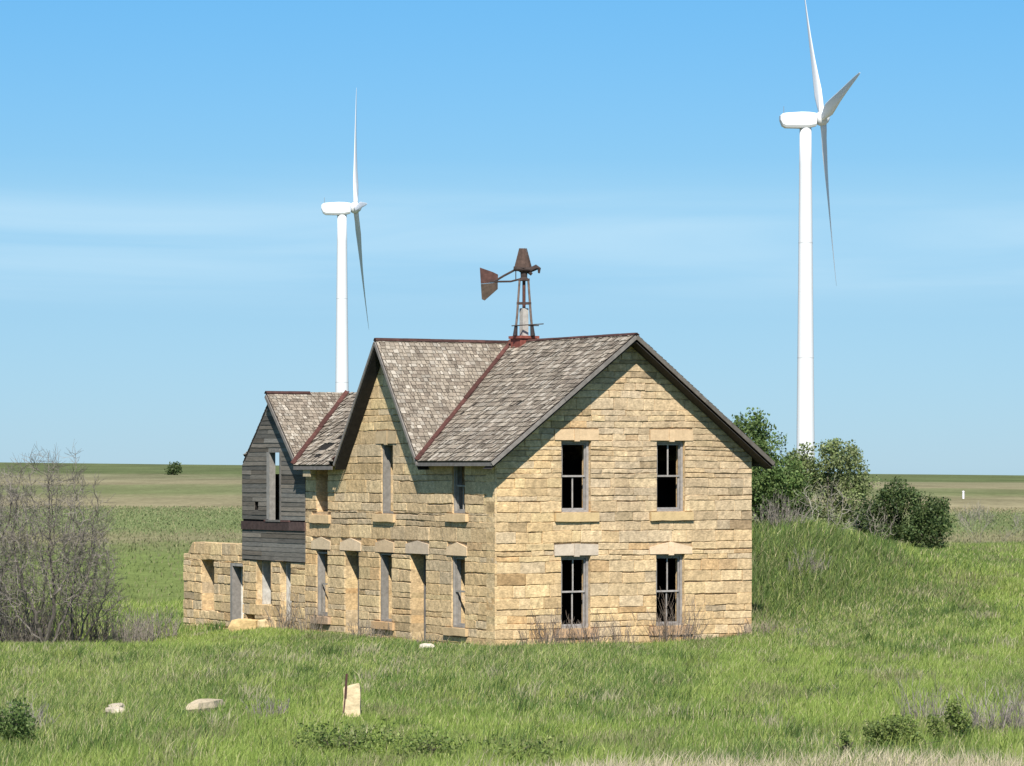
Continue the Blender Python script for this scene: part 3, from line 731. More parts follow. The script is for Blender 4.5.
roof_plane(mb, [W(2.7, 9.58, WR), W(2.7, 16.75, WR), W(5.76, 16.75, zwg(-EO)), W(5.76, 9.58, zwg(-EO))], U2, 107)
roof_plane(mb, [W(0.03, 16.64, zwg(0.03)), W(2.7, 16.64, WR), W(2.7, WC, WR), W(0.03, WC + 2.02, zwg(0.03))], U2, 108)
wing_roof = mb.build('wing_roof', mats_r, house)
mb = MB(); WO = 0.26
roof_plane(mb, [W(-WO, WC - wv_, zwg(-EO)), W(-WO + .02, WC - wv_, zwg(-EO)), W(2.7, WC, WR), W(-WO, WC, WR)], U1, 109, expo=0.13)
roof_plane(mb, [W(-0.02, WC + 2.22, WR - 2.22*WK), W(-0.02, WC, WR), W(2.7, WC, WR)], U1, 110)
wood_roof = mb.build('gable_roof', mats_r, house)

def strip(mb, p, q, wdir, w, n, lift, tint):
    p, q, wd, n = Vector(p), Vector(q), Vector(wdir), Vector(n)
    mb.hexa([p + n*(lift - .02), q + n*(lift - .02), q + wd*w + n*(lift - .02), p + wd*w + n*(lift - .02), p + n*lift, q + n*lift, q + wd*w + n*lift, p + wd*w + n*lift], tint)
def plane_axes(p, q, third):
    d = (Vector(q) - Vector(p)).normalized(); v = Vector(third) - Vector(p); wd = (v - d*v.dot(d)).normalized(); n = d.cross(wd)
    return wd, (n if n.z > 0 else -n)
RUST = (0.088, 0.036, 0.029); RUST2 = (0.070, 0.032, 0.026)
def valley(parent, p, q, s1, s2, w=0.115):
    mb = MB()
    for third, ww_ in ((s1, w*0.75), (s2, w)):
        wd, n = plane_axes(p, q, third); r = random.Random(3)
        for i in range(6):
            a = Vector(p).lerp(Vector(q), i/6); b = Vector(p).lerp(Vector(q), (i + 1)/6 - 0.002); f = r.uniform(0.75, 1.25)
            strip(mb, a, b, wd, ww_*r.uniform(.9, 1.1), n, 0.05 + 0.006*(i % 2), tuple(v*f for v in RUST))
    mb.build('valley_flashing', M['rust'], parent)
def ridge(parent, p, q, s1, s2, w=0.10):
    mb = MB(); n_ = max(2, int((Vector(q) - Vector(p)).length/0.9)); r = random.Random(9)
    for third in (s1, s2):
        wd, n = plane_axes(p, q, third)
        for i in range(n_):
            a = Vector(p).lerp(Vector(q), i/n_); b = Vector(p).lerp(Vector(q), (i + 1)/n_ - 0.001); f = r.uniform(0.7, 1.2)
            strip(mb, a, b, wd, w, n, 0.048 + 0.004*(i % 2), tuple(v*f for v in RUST2))
    mb.build('ridge_cap', M['rust'], parent)
ev = zm_(-EO)
valley(main_roof, W(-EO, CS - vb, ev), W(4.4, CS, RZ), W(-EO, -RO, ev), W(-CO, CS, RZ))
valley(main_roof, W(-EO, CS + vb, ev), W(4.4, CS, RZ), W(-EO, 9.6, ev), W(-CO, CS, RZ))
valley(wing_roof, W(-EO, WC - wv_, zwg(-EO)), W(2.7, WC, WR), W(-EO, 9.6, zwg(-EO)), W(-WO, WC, WR), 0.125)
ridge(main_roof, W(4.4, -RO - .01, RZ), W(4.4, 9.62, RZ), W(0, 0, zm_(0)), W(TW, 0, zm_(0)))
ridge(cross_roof, W(-CO - .01, CS, RZ), W(4.3, CS, RZ), W(-CO, CS - 1, RZ - CK), W(-CO, CS + 1, RZ - CK))
ridge(wood_roof, W(-WO - .01, WC, WR), W(1.3, WC, WR), W(-WO, WC - 1, WR - WK), W(-WO, WC + 1, WR - WK), 0.11)
def boards(name, parent, segs, w, h, tint, up=None):
    for p, q, in segs:
        mb = MB(); p, q = Vector(p), Vector(q)
        d = (q - p).normalized(); upv = Vector((0, 0, 1)) - d*d.z if abs(d.z) > .01 else Vector((0, 0, 1))
        k = max(1, int((q - p).length/2.2)); r = random.Random(int(p.x*100))
        for i in range(k):
            a, b = p.lerp(q, i/k), p.lerp(q, (i + 1)/k - 0.002); f = r.uniform(0.85, 1.15)
            mb.beam(a, b, w, h, upv, tuple(v*f for v in tint))
        mb.build(name, M['trim_wood'], parent)
FB = (0.19, 0.172, 0.155)
dn = Vector((0, 0, -0.085))
boards('barge_board', main_roof, [(W(-EO, -RO - 0.02, ev) + dn, W(4.4, -RO - 0.02, RZ) + dn), ], 0.04, 0.105, FB)
boards('barge_board', main_roof, [(W(4.4, -RO - 0.02, RZ) + dn, W(TW + EO, -RO - 0.02, ev) + dn)], 0.04, 0.12, (0.13, 0.115, 0.10))
boards('fascia', main_roof, [(W(-EO + 0.015, -RO, ev - .085), W(-EO + 0.015, CS - vb, ev - .085)), (W(TW + EO + .02, -RO, ev - .1), W(TW + EO + .02, 9.6, ev - .1))], 0.04, 0.10, (0.15, 0.14, 0.13))
boards('barge_board', cross_roof, [(W(-CO - 0.02, CS - vb, ev) + Vector((0, 0, -.12)), W(-CO - 0.02, CS, RZ) + Vector((0, 0, -.12))), (W(-CO - 0.02, CS, RZ) + Vector((0, 0, -.12)), W(-CO - 0.02, CS + vb, ev) + Vector((0, 0, -.12)))], 0.04, 0.09, FB)
boards('barge_board', wood_roof, [(W(-WO - 0.02, WC - wv_, zwg(-EO)) + Vector((0, 0, -.13)), W(-WO - 0.02, WC, WR) + Vector((0, 0, -.13)))], 0.04, 0.11, FB)
boards('fascia', wing_roof, [(W(-EO + 0.015, 9.4, zwg(-EO) - .08), W(-EO + 0.015, WC - wv_, zwg(-EO) - .08))], 0.04, 0.11, (0.17, 0.155, 0.145))
# soffit boards under the rakes
mb = MB()
for t0, t1 in ((-EO, 4.4), (4.4, TW + EO)):
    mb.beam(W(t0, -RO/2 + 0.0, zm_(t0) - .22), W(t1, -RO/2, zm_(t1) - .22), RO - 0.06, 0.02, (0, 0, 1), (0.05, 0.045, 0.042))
mb.build('soffit', M['trim_wood'], main_roof)
mb = MB()
for sg in (-1, 1):
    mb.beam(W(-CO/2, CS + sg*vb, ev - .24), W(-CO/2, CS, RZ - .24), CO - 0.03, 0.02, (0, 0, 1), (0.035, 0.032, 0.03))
mb.build('soffit', M['trim_wood'], cross_roof)
mb = MB(); lbox(mb, W(0, 0, 0), U2, N2, 11.0, 11.5, 4.90, 5.20, 0.33, 0.36, (0.45, 0.36, 0.24)); mb.build('torn_board', M['trim_wood'], wing_roof)
# red metal clad stub on the ridge
cc = W(4.4, 5.93, 0); mb = MB()
def obx(mb, c, a, b, z0, z1, tint, taper=0.0):
    P = lambda i, j, z, k: Vector((c.x, c.y, 0)) + U1*(a*i*k) + U2*(b*j*k) + Vector((0, 0, z))
    mb.hexa([P(-1, -1, z0, 1), P(1, -1, z0, 1), P(1, 1, z0, 1), P(-1, 1, z0, 1)] + [P(i, j, z1, 1 - taper) for i, j in ((-1, -1), (1, -1), (1, 1), (-1, 1))], tint)
obx(mb, cc, 0.30, 0.29, 8.72, 9.12, (0.20, 0.060, 0.045)); obx(mb, cc, 0.35, 0.34, 9.12, 9.20, (0.24, 0.07, 0.05))
chim = mb.build('chimney', M['rust'], main_roof)

# ---------------------------------------------------------------- roofless stone room at the far end
ruin = empty('stone_ruin', W(0, 19, 0), 'low roofless limestone wall with a doorway and a narrow window left of the wooden wing', 'ruined wall')
cr = [(18.83, 19.85, 0.42, 2.10), (16.60, 17.58, -0.4, 2.05)]
mb = MB(); stone_wall(mb, W(0, 0, 0), U2, N2, [-0.3, 0.42, 2.05, 2.10, 2.28, 2.68], lambda z: [(16.58, 21.26)] if z < 2.28 else [(16.58, 20.9 - 0.0*z - (z - 2.28)*0.9)],
                      [(18.83, 19.85, 0.42, 2.10), (16.60, 17.55, -0.4, 2.05)], [], 0.5, 91, (0.20, 0.3), (0.3, 0.9), lambda s, z: 0.1*sm(19.5, 21, s), gaps=1.9, vg=0.4, rel=0.014)
mb.build('front_wall', M['stone'], ruin)
mb = MB(); stone_wall(mb, W(0.5, 21.26, 0), U1, U2, [-0.3, 2.2], lambda z: [(0.0, 4.9)] if z < 1.4 else [(0.0, 3.2)], [], [], 0.45, 92, (0.2, 0.3), (0.3, 0.9), gaps=1.6)
mb.build('end_wall', M['stone'], ruin)
mb = MB(); stone_wall(mb, W(5.4, 21.26, 0), -U2, U1, [-0.3, 1.2, 1.9], lambda z: [(0.0, 4.6)] if z < 1.2 else [(0.6, 3.0)], [], [], 0.45, 93, (0.2, 0.3), (0.3, 0.9), gaps=1.6)
mb.build('rear_wall', M['stone'], ruin)
mb = MB()
lbox(mb, W(0, 0, 0), U2, N2, 17.38, 17.54, -0.2, 2.04, -0.30, 0.015, (0.24, 0.22, 0.20)); lbox(mb, W(0, 0, 0), U2, N2, 16.66, 17.38, 1.95, 2.04, -0.30, 0.01, (0.3, 0.28, 0.25))
lbox(mb, W(0, 0, 0), U2, N2, 17.36, 17.50, -0.2, 1.95, -0.9, -0.31, (0.70, 0.67, 0.60))
mb.build('door_frame', M['trim_wood'], ruin)

# ---------------------------------------------------------------- rocks
def rock(name, label, cat, x, y, size, seed, tint=(0.55, 0.47, 0.34), group=None, sink=0.3, rot=0):
    r = random.Random(seed); mb = MB(); rings = []; k = 6; lay_ = [(-0.5, 0.8), (0.0, 1.0), (0.38, 0.86), (0.5, 0.45)]
    rad = [r.uniform(0.75, 1.2) for _ in range(k)]
    z = ground(x, y)
    for h, f in lay_:
        ring = []
        for j in range(k):
            a = 2*math.pi*j/k; q = rad[j]*f*r.uniform(0.9, 1.1)
            px, py = size[0]*q*math.cos(a), size[1]*q*math.sin(a)
            ring.append((x + px*math.cos(rot) - py*math.sin(rot), y + px*math.sin(rot) + py*math.cos(rot), z + size[2]*(h + 0.5 - sink) + r.uniform(-.06, .06)*size[2]))
        rings.append(ring)
    mb.grid(rings, tint); o = mb.build(name, M['rock'])
    c = Vector((x, y, z)); o.data.transform(__import__('mathutils').Matrix.Translation(-c)); o.location = c
    return tag(o, label, cat, group)
rock('rock', 'flat whitish slab, upper of the pair lying in the grass at lower left', 'rock', -8.45, 73.0, (0.24, 0.50, 0.20), 1, (0.52, 0.44, 0.33), sink=0.25)
rock('rock', 'flat whitish slab, lower of the pair lying in the grass at lower left', 'rock', -8.35, 71.6, (0.25, 0.5, 0.18), 2, (0.54, 0.46, 0.35), sink=0.2, rot=0.4)
rock('rock', 'broad tan slab tilted in the grass between the two white slabs and the stone post', 'rock', -6.45, 71.8, (0.26, 0.85, 0.34), 3, (0.47, 0.39, 0.27), rot=-0.35, sink=0.25)
rock('rock', 'small smooth white rock in front of the second doorway of the stone house', 'rock', -2.42, 97.4, (0.27, 0.2, 0.24), 4, (0.62, 0.56, 0.45))
rock('rock', 'large angular tan block leaning in the rubble below the ruined doorway', 'rock', -8.55, 109.6, (0.52, 0.16, 0.50), 5, (0.55, 0.40, 0.2), sink=0.2, rot=0.5)
rock('rock', 'pale wedge of rubble beside the larger block below the ruined doorway', 'rock', -8.02, 109.6, (0.20, 0.16, 0.42), 6, (0.58, 0.45, 0.26), sink=0.2)

# ---------------------------------------------------------------- stone post with iron strap
px_, py_ = -3.33, 71.0; pz = ground(px_, py_)
post = empty('fence_post', (px_, py_, pz), 'short broken limestone fence post with a rusty iron strap, standing in the grass', 'fence post')
mb = MB(); r = random.Random(8); rings = []
for h, k in ((-0.2, 1.0), (0.2, 1.0), (0.45, 0.97), (0.62, 0.93), (0.66, 0.84)):
    rings.append([(px_ + i*0.18*k + r.uniform(-.01, .01), py_ + j*0.13*k + r.uniform(-.01, .01), pz + h + i*0.035*(h > .6) + r.uniform(-.012, .012)) for i, j in ((-1, -1), (0, -1.1), (1, -1), (1, 1), (0, 1.05), (-1, 1))])
mb.grid(rings, (0.60, 0.48, 0.30)); mb.build('stone_shaft', M['rock'], post)
mb = MB(); mb.beam((px_ - 0.13, py_ - 0.15, pz + 0.40), (px_ - 0.10, py_ - 0.155, pz + 0.90), 0.05, 0.012, (0, 1, 0), (0.07, 0.035, 0.028)); mb.beam((px_ - 0.165, py_ - 0.15, pz + 0.10), (px_ - 0.135, py_ - 0.15, pz + 0.42), 0.028, 0.012, (0, 1, 0), (0.09, 0.05, 0.04))
mb.build('iron_strap', M['rust'], post)
# far small marker post
mx0, my0 = 55.0*1.13, 470.0
mz0 = ground(mx0, my0)
mk = empty('marker_post', (mx0, my0, mz0), 'tiny white marker post standing alone in the far right field', 'marker post')
mb = MB(); mb.tube([(mx0, my0, mz0 - .2), (mx0, my0, mz0 + 0.95)], [0.14, 0.14], 8, (0.8, 0.78, 0.72), caps=True); mb.build('post', M['trim_stone'], mk)
mb = MB(); mb.tube([(mx0, my0, mz0 + .95), (mx0, my0, mz0 + 1.1)], [0.2, 0.08], 8, (0.7, 0.68, 0.62), caps=True); mb.build('cap', M['trim_stone'], mk)

# ---------------------------------------------------------------- rusty windmill on the roof
wm = empty('windmill', (cc.x, cc.y, 9.20), 'rusty windmill head with tail vane on a short mount on the roof ridge', 'windmill')
c0 = Vector((cc.x, cc.y, 9.20)); X = Vector((1, 0, 0)); Y = Vector((0, 1, 0)); Z = Vector((0, 0, 1))
for i, (sx, sy) in enumerate(((-1, -1), (1, -1), (1, 1), (-1, 1))):
    mb = MB(); mb.tube([c0 + X*sx*0.27 + Y*sy*0.27 + Z*0.0, c0 + X*sx*0.21 + Y*sy*.21 + Z*0.62, c0 + X*sx*0.13 + Y*sy*.13 + Z*1.75], [0.036, 0.036, 0.034], 6, (0.145, 0.105, 0.085)); lg = mb.build('leg', M['rust'], wm)
    mb = MB(); mb.tube([c0 + X*sx*0.27 + Y*sy*0.27, c0 + X*sx*0.24 + Y*sy*.24 + Z*0.32], [0.075, 0.05], 6, (0.04, 0.03, 0.03), caps=True); mb.build('foot', M['rust'], lg)
mb = MB(); obx(mb, c0, 0.10, 0.10, 9.20, 10.05, (0.42, 0.39, 0.355)); mb.build('white_sleeve', M['trim_wood'], wm)
mb = MB(); mb.tube([c0 + Z*0.8, c0 + Z*1.95], [0.05, 0.05], 8, (0.10, 0.045, 0.035), caps=True); mb.build('mast', M['rust'], wm)
for zz, hw in ((1.0, 0.20), (1.72, 0.15)):
    mb = MB()
    for a, b in (((-1, -1), (1, -1)), ((1, -1), (1, 1)), ((1, 1), (-1, 1)), ((-1, 1), (-1, -1))):
        mb.beam(c0 + X*a[0]*hw + Y*a[1]*hw + Z*zz, c0 + X*b[0]*hw + Y*b[1]*hw + Z*zz, 0.05, 0.06, (0, 0, 1), (0.06, 0.04, 0.035))
    mb.build('tower_girt', M['rust'], wm)
mb = MB(); mb.beam(c0 + X*-0.38 + Z*0.30 + Y*-.3, c0 + X*0.60 + Z*0.36 + Y*-.3, 0.05, 0.03, (0, 0, 1), (0.05, 0.04, 0.035)); mb.build('crossbar', M['rust'], wm); mb = MB(); mb.beam(c0 + X*-0.28 + Z*0.33 + Y*.2, c0 + X*0.46 + Z*0.33 + Y*.2, 0.10, 0.03, (0, 0, 1), (0.05, 0.04, 0.035)); mb.build('crossbar', M['rust'], wm)
hd = c0 + Z*1.86                              # the head
mb = MB()
mb.tube([hd + Z*-.16, hd + Z*-.06, hd + Z*.08, hd + Z*.14], [0.17, 0.10, 0.11, 0.20], 10, (0.05, 0.035, 0.03), caps=True)
mb.tube([hd + X*-.32 + Z*.20, hd + X*.26 + Z*.17], [0.07, 0.08], 8, (0.05, 0.035, 0.03), caps=True)
mb.tube([hd + X*.2 + Z*.16, hd + X*.38 + Z*.24, hd + X*.47 + Z*.2, hd + X*.46 + Z*.06], [0.08, 0.09, 0.06, 0.03], 7, (0.05, 0.035, 0.03), caps=True)
mb.tube([hd + X*.12 + Z*.12, hd + X*.24 + Z*.02], [0.06, 0.05], 6, (0.05, 0.035, 0.03), caps=True)
mb.build('gear_case', M['rust'], wm)
mb = MB(); r = random.Random(4)               # what is left of the wheel: one curved bank of sheet blades
nb = 5
for i in range(nb):
    a0 = -1.15 + i*2.3/nb; a1 = -1.15 + (i + 1)*2.3/nb + 0.04
    f = r.uniform(0.75, 1.25); tt = (0.088*f, 0.056*f, 0.044*f)
    def pt(a, rr, z): return hd + X*(math.sin(a)*rr - 0.02) + Y*(-math.cos(a)*rr*0.55 + 0.1) + Z*z
    e = 0.012
    p = [pt(a0, .32, .18), pt(a1, .30, .18), pt(a1, .30 - e, .18), pt(a0, .32 - e, .18), pt(a0, .14, .83), pt(a1, .12, .82), pt(a1, .12 - e, .82), pt(a0, .14 - e, .83)]
    mb.hexa([p[3], p[2], p[1], p[0], p[7], p[6], p[5], p[4]], tt)
mb.tube([pt(-1.15, .32, .22), pt(0, .32, .22), pt(1.15, .32, .22)], [0.02]*3, 5, (0.05, 0.035, 0.03))
mb.build('wheel_blades', M['rust'], wm)
mb = MB()
mb.tube([hd + X*-.28 + Z*.16, hd + X*-.62 + Z*-.02, hd + X*-.92 + Z*-.20], [0.035]*3, 6, (0.05, 0.035, 0.03), caps=True); mb.tube([hd + X*-.05 + Z*-.10, hd + X*-.4 + Z*-.19, hd + X*-1.05 + Z*-.20], [0.03]*3, 6, (0.05, 0.035, 0.03), caps=True)
mb.tube([hd + X*-.25 + Z*.14, hd + X*-.25 + Z*-.17], [0.016]*2, 5, (0.05, 0.035, 0.03))
mb.build('tail_boom', M['rust'], wm)
for up_, tt in ((1, (0.072, 0.034, 0.027)), (0, (0.088, 0.062, 0.046))):
    mb = MB(); e = Y*0.012; q = hd + Z*-0.24
    pr = [(-1.32, -0.02), (-.80, 0.03), (-.79, 0.26), (-.95, 0.34), (-1.35, 0.48)] if up_ else [(-1.32, -0.03), (-1.29, -.49), (-1.20, -.53), (-.80, -.18), (-.80, 0.02)]
    pr = [(x, z) for x, z in pr]
    tw = lambda x, z: q + X*x + Z*z + Y*(0.14*z*(1 if up_ else -1.2))
    A_ = [tw(x, z) - e for x, z in pr]; B_ = [tw(x, z) + e for x, z in pr]
    mb.poly(A_, tt); mb.poly(B_[::-1], tt)
    for j in range(len(pr)): mb.poly([A_[j], B_[j], B_[(j + 1) % len(pr)], A_[(j + 1) % len(pr)]], tt)
    mb.build('tail_vane', M['rust'], wm)

# ---------------------------------------------------------------- wind turbines
def turbine(x, y, hub_z, hubx, delta, yaw, label, L=40.8, tilt=5, ts=1):
    z0 = ground(x, y)
    root = empty('wind_turbine', (x, y, z0), label, 'wind turbine', 'white wind turbines on the prairie')
    ax = Vector((math.cos(yaw), math.sin(yaw), 0)); hz = Vector((math.sin(yaw), -math.cos(yaw), 0))
    mb = MB(); n = 10; mb.tube([(x, y, lerp(z0 - 1, hub_z - 1.9, i/n)) for i in range(n + 1)], [lerp(2.15, 1.35, i/n) for i in range(n + 1)], 28, caps=True); tw_ = mb.build('tower', M['turbine'], root, smooth=True)
    for u in (0.36, 0.68):
        mb = MB(); zz = lerp(z0 - 1, hub_z - 1.9, u); ra = lerp(2.15, 1.35, u) + 0.02; mb.tube([(x, y, zz), (x, y, zz + 0.22)], [ra, ra], 28, (0.80, 0.80, 0.80), caps=True); mb.build('flange', M['turbine'], tw_)
    top = Vector((x, y, hub_z)); upv = Vector((0, 0, 1))
    mb = MB(); rings = []
    for u, w, zt, zb_ in ((-5.9, 1.15, 0.9, -0.2), (-5.4, 1.5, 1.35, -1.4), (-4.6, 1.6, 1.5, -1.85), (-1, 1.7, 1.75, -1.9), (0.8, 1.7, 1.7, -1.85), (2.4, 1.4, 1.5, -1.4)):
        rings.append([top + ax*u + hz*(w*a) + upv*(lerp(zb_, zt, b)) for a, b in ((-.8, 0), (.8, 0), (1, .15), (1, .85), (.8, 1), (-.8, 1), (-1, .85), (-1, .15))])
    mb.grid(rings, (1, 1, 1)); na = mb.build('nacelle', M['turbine'], root)
    mb = MB(); mb.tube([top + ax*-5 + upv*1.3, top + ax*-5 + upv*3.1], [0.07, 0.05], 5, (0.3, 0.3, 0.3)); mb.build('wind_sensor', M['turbine'], na)
    t_ = math.radians(tilt); axt = (ax*math.cos(t_) + upv*math.sin(t_)).normalized(); upt = hz.cross(axt)
    if upt.z < 0: upt = -upt
    hub = top + axt*4.0
    mb = MB(); mb.tube([hub + axt*-1.5, hub + axt*-.9, hub + axt*.4, hub + axt*1.2, hub + axt*1.6], [1.2, 1.6, 1.55, .95, .25], 18, caps=True); mb.build('hub', M['turbine'], root, smooth=True)
    for k in range(3):
        th = delta + k*2*math.pi/3
        d = (upt*math.cos(th) + hz*math.sin(th)); d = (d + axt*0.035).normalized(); tang = axt.cross(d).normalized()
        mb = MB(); rings = []
        for u, ch_, tk, tw in ((0.0, 1.7, 1.7, 0.5), (0.04, 1.75, 1.6, 0.5), (0.10, 2.4, 1.0, .45), (0.18, 3.1, .7, .38), (0.3, 2.8, .5, .28), (0.45, 2.2, .36, .2), (0.6, 1.75, .27, .14), (0.75, 1.3, .2, .1), (0.9, .85, .13, .07), (0.98, .45, .08, .05), (1, .15, .04, .05)):
            p = hub + d*(1.0 + (L - 1)*u) + axt*(0.9*u*u)
            q = ts*(tw + .12); cd = tang*math.cos(q) + axt*math.sin(q); td = axt*math.cos(q) - tang*math.sin(q)
            rings.append([p + cd*(ch_*(0.30*math.cos(a)*1.6 - .05)) + td*(tk*.5*math.sin(a)*(1 if math.cos(a) > 0 else 0.6)) for a in [2*math.pi*j/14 for j in range(14)]])
        mb.grid(rings, (1, 1, 1)); mb.build('blade', M['turbine'], root, smooth=True)
turbine((805.5 - 512)/3413*780, 780, EYE + 346/3413*780, 0, math.radians(-38), 0.065, 'taller wind turbine rising behind the trees to the right of the stone house')
turbine((342 - 512)/3413*975, 975, EYE + 257.5/3413*975, 0, math.radians(-27), 0.06, 'smaller looking wind turbine rising behind the roof on the left', ts=-1, tilt=3)

# ---------------------------------------------------------------- trees and bushes
BARK = (0.16, 0.14, 0.125)
def branches(mb, p, d, ln, rad, depth, r, tips, spread=0.55, kids=(2, 4), up=0.12, wob=0.25, minr=0.006, tint=BARK, shrink=0.72):
    pts = [p]; rr = [rad]; q = p.copy(); dd = d.copy(); n = 4 if depth > 1 else 3
    for i in range(n):
        dd = (dd + Vector((r.uniform(-wob, wob), r.uniform(-wob, wob), r.uniform(-wob, wob) + up))).normalized()
        q = q + dd*(ln/n); pts.append(q.copy()); rr.append(max(minr, lerp(rad, rad*0.6, (i + 1)/n)))
    mb.tube(pts, rr, 6 if rad > 0.05 else (4 if rad > 0.02 else 3), jit(tint, r, 0.75, 1.25) if rad < 0.035 else jit(tint, r, 0.5, 0.65))
    if depth == 0: tips.append((pts[-1], dd)); return
    k = r.randint(*kids)
    for j in range(k):
        i = r.randint(2, n) if j else n
        ax = dd.orthogonal().normalized(); a = r.uniform(0, 2*math.pi)
        side = (ax*math.cos(a) + dd.cross(ax)*math.sin(a))
        nd_ = (dd + side*r.uniform(spread*0.6, spread*1.4)).normalized()
        branches(mb, pts[i], nd_, ln*r.uniform(shrink - .12, shrink + .1), rr[i]*r.uniform(0.55, 0.75), depth - 1, r, tips, spread, kids, up, wob, minr, tint, shrink)
    if depth <= 2: tips.append((pts[-1], dd))
def leaves(pts, n, spread, size, cols, r, mb, squash=1.0):
    for _ in range(n):
        c, dd, f = r.choice(pts)
        g3 = lambda: max(-1.6, min(1.6, r.gauss(0, 1)))*spread
        p = c + Vector((g3(), g3(), g3()*squash))
        a = Vector((r.gauss(0, 1), r.gauss(0, 1), r.gauss(0, 1))).normalized(); b = a.orthogonal().normalized(); b = (b*math.cos(6.28*r.random()) + a.cross(b)*math.sin(6.28*r.random()))
        s = size*r.uniform(0.6, 1.3); k = r.choice(cols); g = f*r.uniform(0.8, 1.25)
        mb.poly([p - a*s*.5, p + b*s*.28, p + a*s*.5, p - b*s*.28], tuple(v*g for v in k))
GREEN_D = [(0.075, 0.125, 0.034), (0.105, 0.165, 0.045), (0.150, 0.205, 0.062)]
GREEN_L = [(0.150, 0.200, 0.070), (0.200, 0.245, 0.095), (0.250, 0.280, 0.125)]
GREEN_B = [(0.050, 0.085, 0.026), (0.075, 0.115, 0.036), (0.110, 0.145, 0.048)]
def leafy(name, label, cat, x, y, h, width, seed, cols, nleaf=9000, leaf=0.14, trunks=3, trunk_h=0.25, clump=0.32, depth=3, group=None, z=None, low=False):
    r = random.Random(seed); z = ground(x, y) if z is None else z
    root = empty(name, (x, y, z), label, cat, group); mb = MB(); tips = []
    for i in range(trunks):
        a = 2*math.pi*i/trunks + r.uniform(-.5, .5); lean = width/h*r.uniform(0.25, 0.6)
        d = Vector((math.cos(a)*lean, math.sin(a)*lean, 1)).normalized()
        branches(mb, Vector((x, y, z - .1)), d, h*0.42, 0.035*h*0.5, depth, r, tips, 0.6, (3, 4), 0.05, 0.22, 0.008, (0.12, 0.10, 0.085))
    mb.build('trunk', M['bark'], root)
    # the crown's clumps sit on the twig ends, squeezed to the tree's height and width
    sel = []
    zs = [p.z - z for p, _ in tips]; pc = lambda v: sorted(v)[int(len(v)*0.86)]; zmax = pc(zs); xm = pc([abs(p.x - x) for p, _ in tips]); ym = pc([abs(p.y - y) for p, _ in tips]); ct = lambda v: max(-1.06, min(1.06, v))
    for p, d in tips:
        f = r.uniform(0.75, 1.25)
        if noise.noise(Vector((p.x*0.9, p.y*0.9, p.z*0.9 + seed))) < -0.24: continue
        q = Vector((x + ct((p.x - x)/xm)*(width/2 - clump), y + ct((p.y - y)/ym)*(width/2 - clump), z + ct((p.z - z)/zmax)*(h - clump)*r.uniform(0.72, 1.07)))
        if not low and q.z < z + h*trunk_h and r.random() < .7: continue
        sel.append((q, d, f))
    if low:
        for _ in range(len(sel)//2):
            a = r.uniform(0, 6.28); q = r.uniform(0.3, 1)*(width/2 - clump)
            sel.append((Vector((x + math.cos(a)*q, y + math.sin(a)*q, z + r.uniform(0.15, 0.45)*h)), Vector((0, 0, 1)), r.uniform(.8, 1.2)))
    cm = MB(); leaves(sel, nleaf, clump*0.62, leaf, cols, r, cm); cm.build('crown', M['leaf'], root)
    return root
def bare(name, label, cat, x, y, h, seed, trunks=2, depth=5, tint=BARK, spread=0.5, rad=0.05, lean=0.35, group=None, kids=(2, 4), minr=0.007, wob=0.25, up=0.10, shrink=0.74, width=None):
    r = random.Random(seed); z = ground(x, y); root = empty(name, (x, y, z), label, cat, group)
    mb = MB(); tips = []; base = Vector((x, y, z - 0.1))
    seg = sum(shrink**k for k in range(depth + 1))
    for i in range(trunks):
        a = 2*math.pi*i/max(1, trunks) + r.uniform(-.6, .6); l = lean*r.uniform(.3, 1.2) if trunks > 1 else lean*.2
        branches(mb, base.copy(), Vector((math.cos(a)*l, math.sin(a)*l, 1)).normalized(), h/seg*1.12, rad*h*0.4, depth, r, tips, spread, kids, up, wob, minr, tint, shrink)
    if width:                                    # settle the grown tree to its measured height and spread
        zs = sorted(v[2] for v in mb.v); fz = h/(zs[int(len(zs)*0.995)] - z + 0.1)
        xs = sorted(abs(v[0] - x) for v in mb.v); fx = width/2/xs[int(len(xs)*0.97)]
        mb.v = [(x + (v[0] - x)*fx, y + (v[1] - y)*fx, base.z + (v[2] - base.z)*fz) for v in mb.v]
    mb.build('trunk', M['bark'], root); return root
def twiggy(label, x, y, h, w, seed, n=60, tint=(0.22, 0.19, 0.16), cat='shrub', group=None, minr=0.006):
    """a leafless shrub of many thin stems"""
    r = random.Random(seed); mb = MB(); z = ground(x, y)
    for _ in range(n):
        a = r.uniform(0, 6.28); q = math.sqrt(r.random())*w*.45; bx_, by_ = x + math.cos(a)*q, y + math.sin(a)*q*0.7
        l = h*r.uniform(0.45, 1.05)*(1 - .35*q/(w*.5)); d = Vector((math.cos(a)*r.uniform(0, .5), math.sin(a)*r.uniform(0, .5), 1)).normalized()
        p = Vector((bx_, by_, ground(bx_, by_) - .05)); pts = [p]; t = jit(tint, r, 0.6, 1.3)
        for i in range(3):
            d = (d + Vector((r.uniform(-.28, .28), r.uniform(-.28, .28), r.uniform(-.05, .2)))).normalized(); p = p + d*l/3; pts.append(p)
            for _k in range(r.randint(1, 3)):
                e = (d + Vector((r.uniform(-.9, .9), r.uniform(-.9, .9), r.uniform(-.2, .6)))).normalized(); ll = l*r.uniform(.12, .32)
                mb.tube([p, p + e*ll*.5, p + (e + Vector((0, 0, .3))).normalized()*ll], [minr*.8, minr*.7, minr*.5], 3, t)
        mb.tube(pts, [minr*1.5, minr*1.2, minr, minr*.6], 3, t)
    o = mb.build('dry_shrub', M['bark']); c = Vector((x, y, z)); o.data.transform(__import__('mathutils').Matrix.Translation(-c)); o.location = c
    return tag(o, label, cat, group)
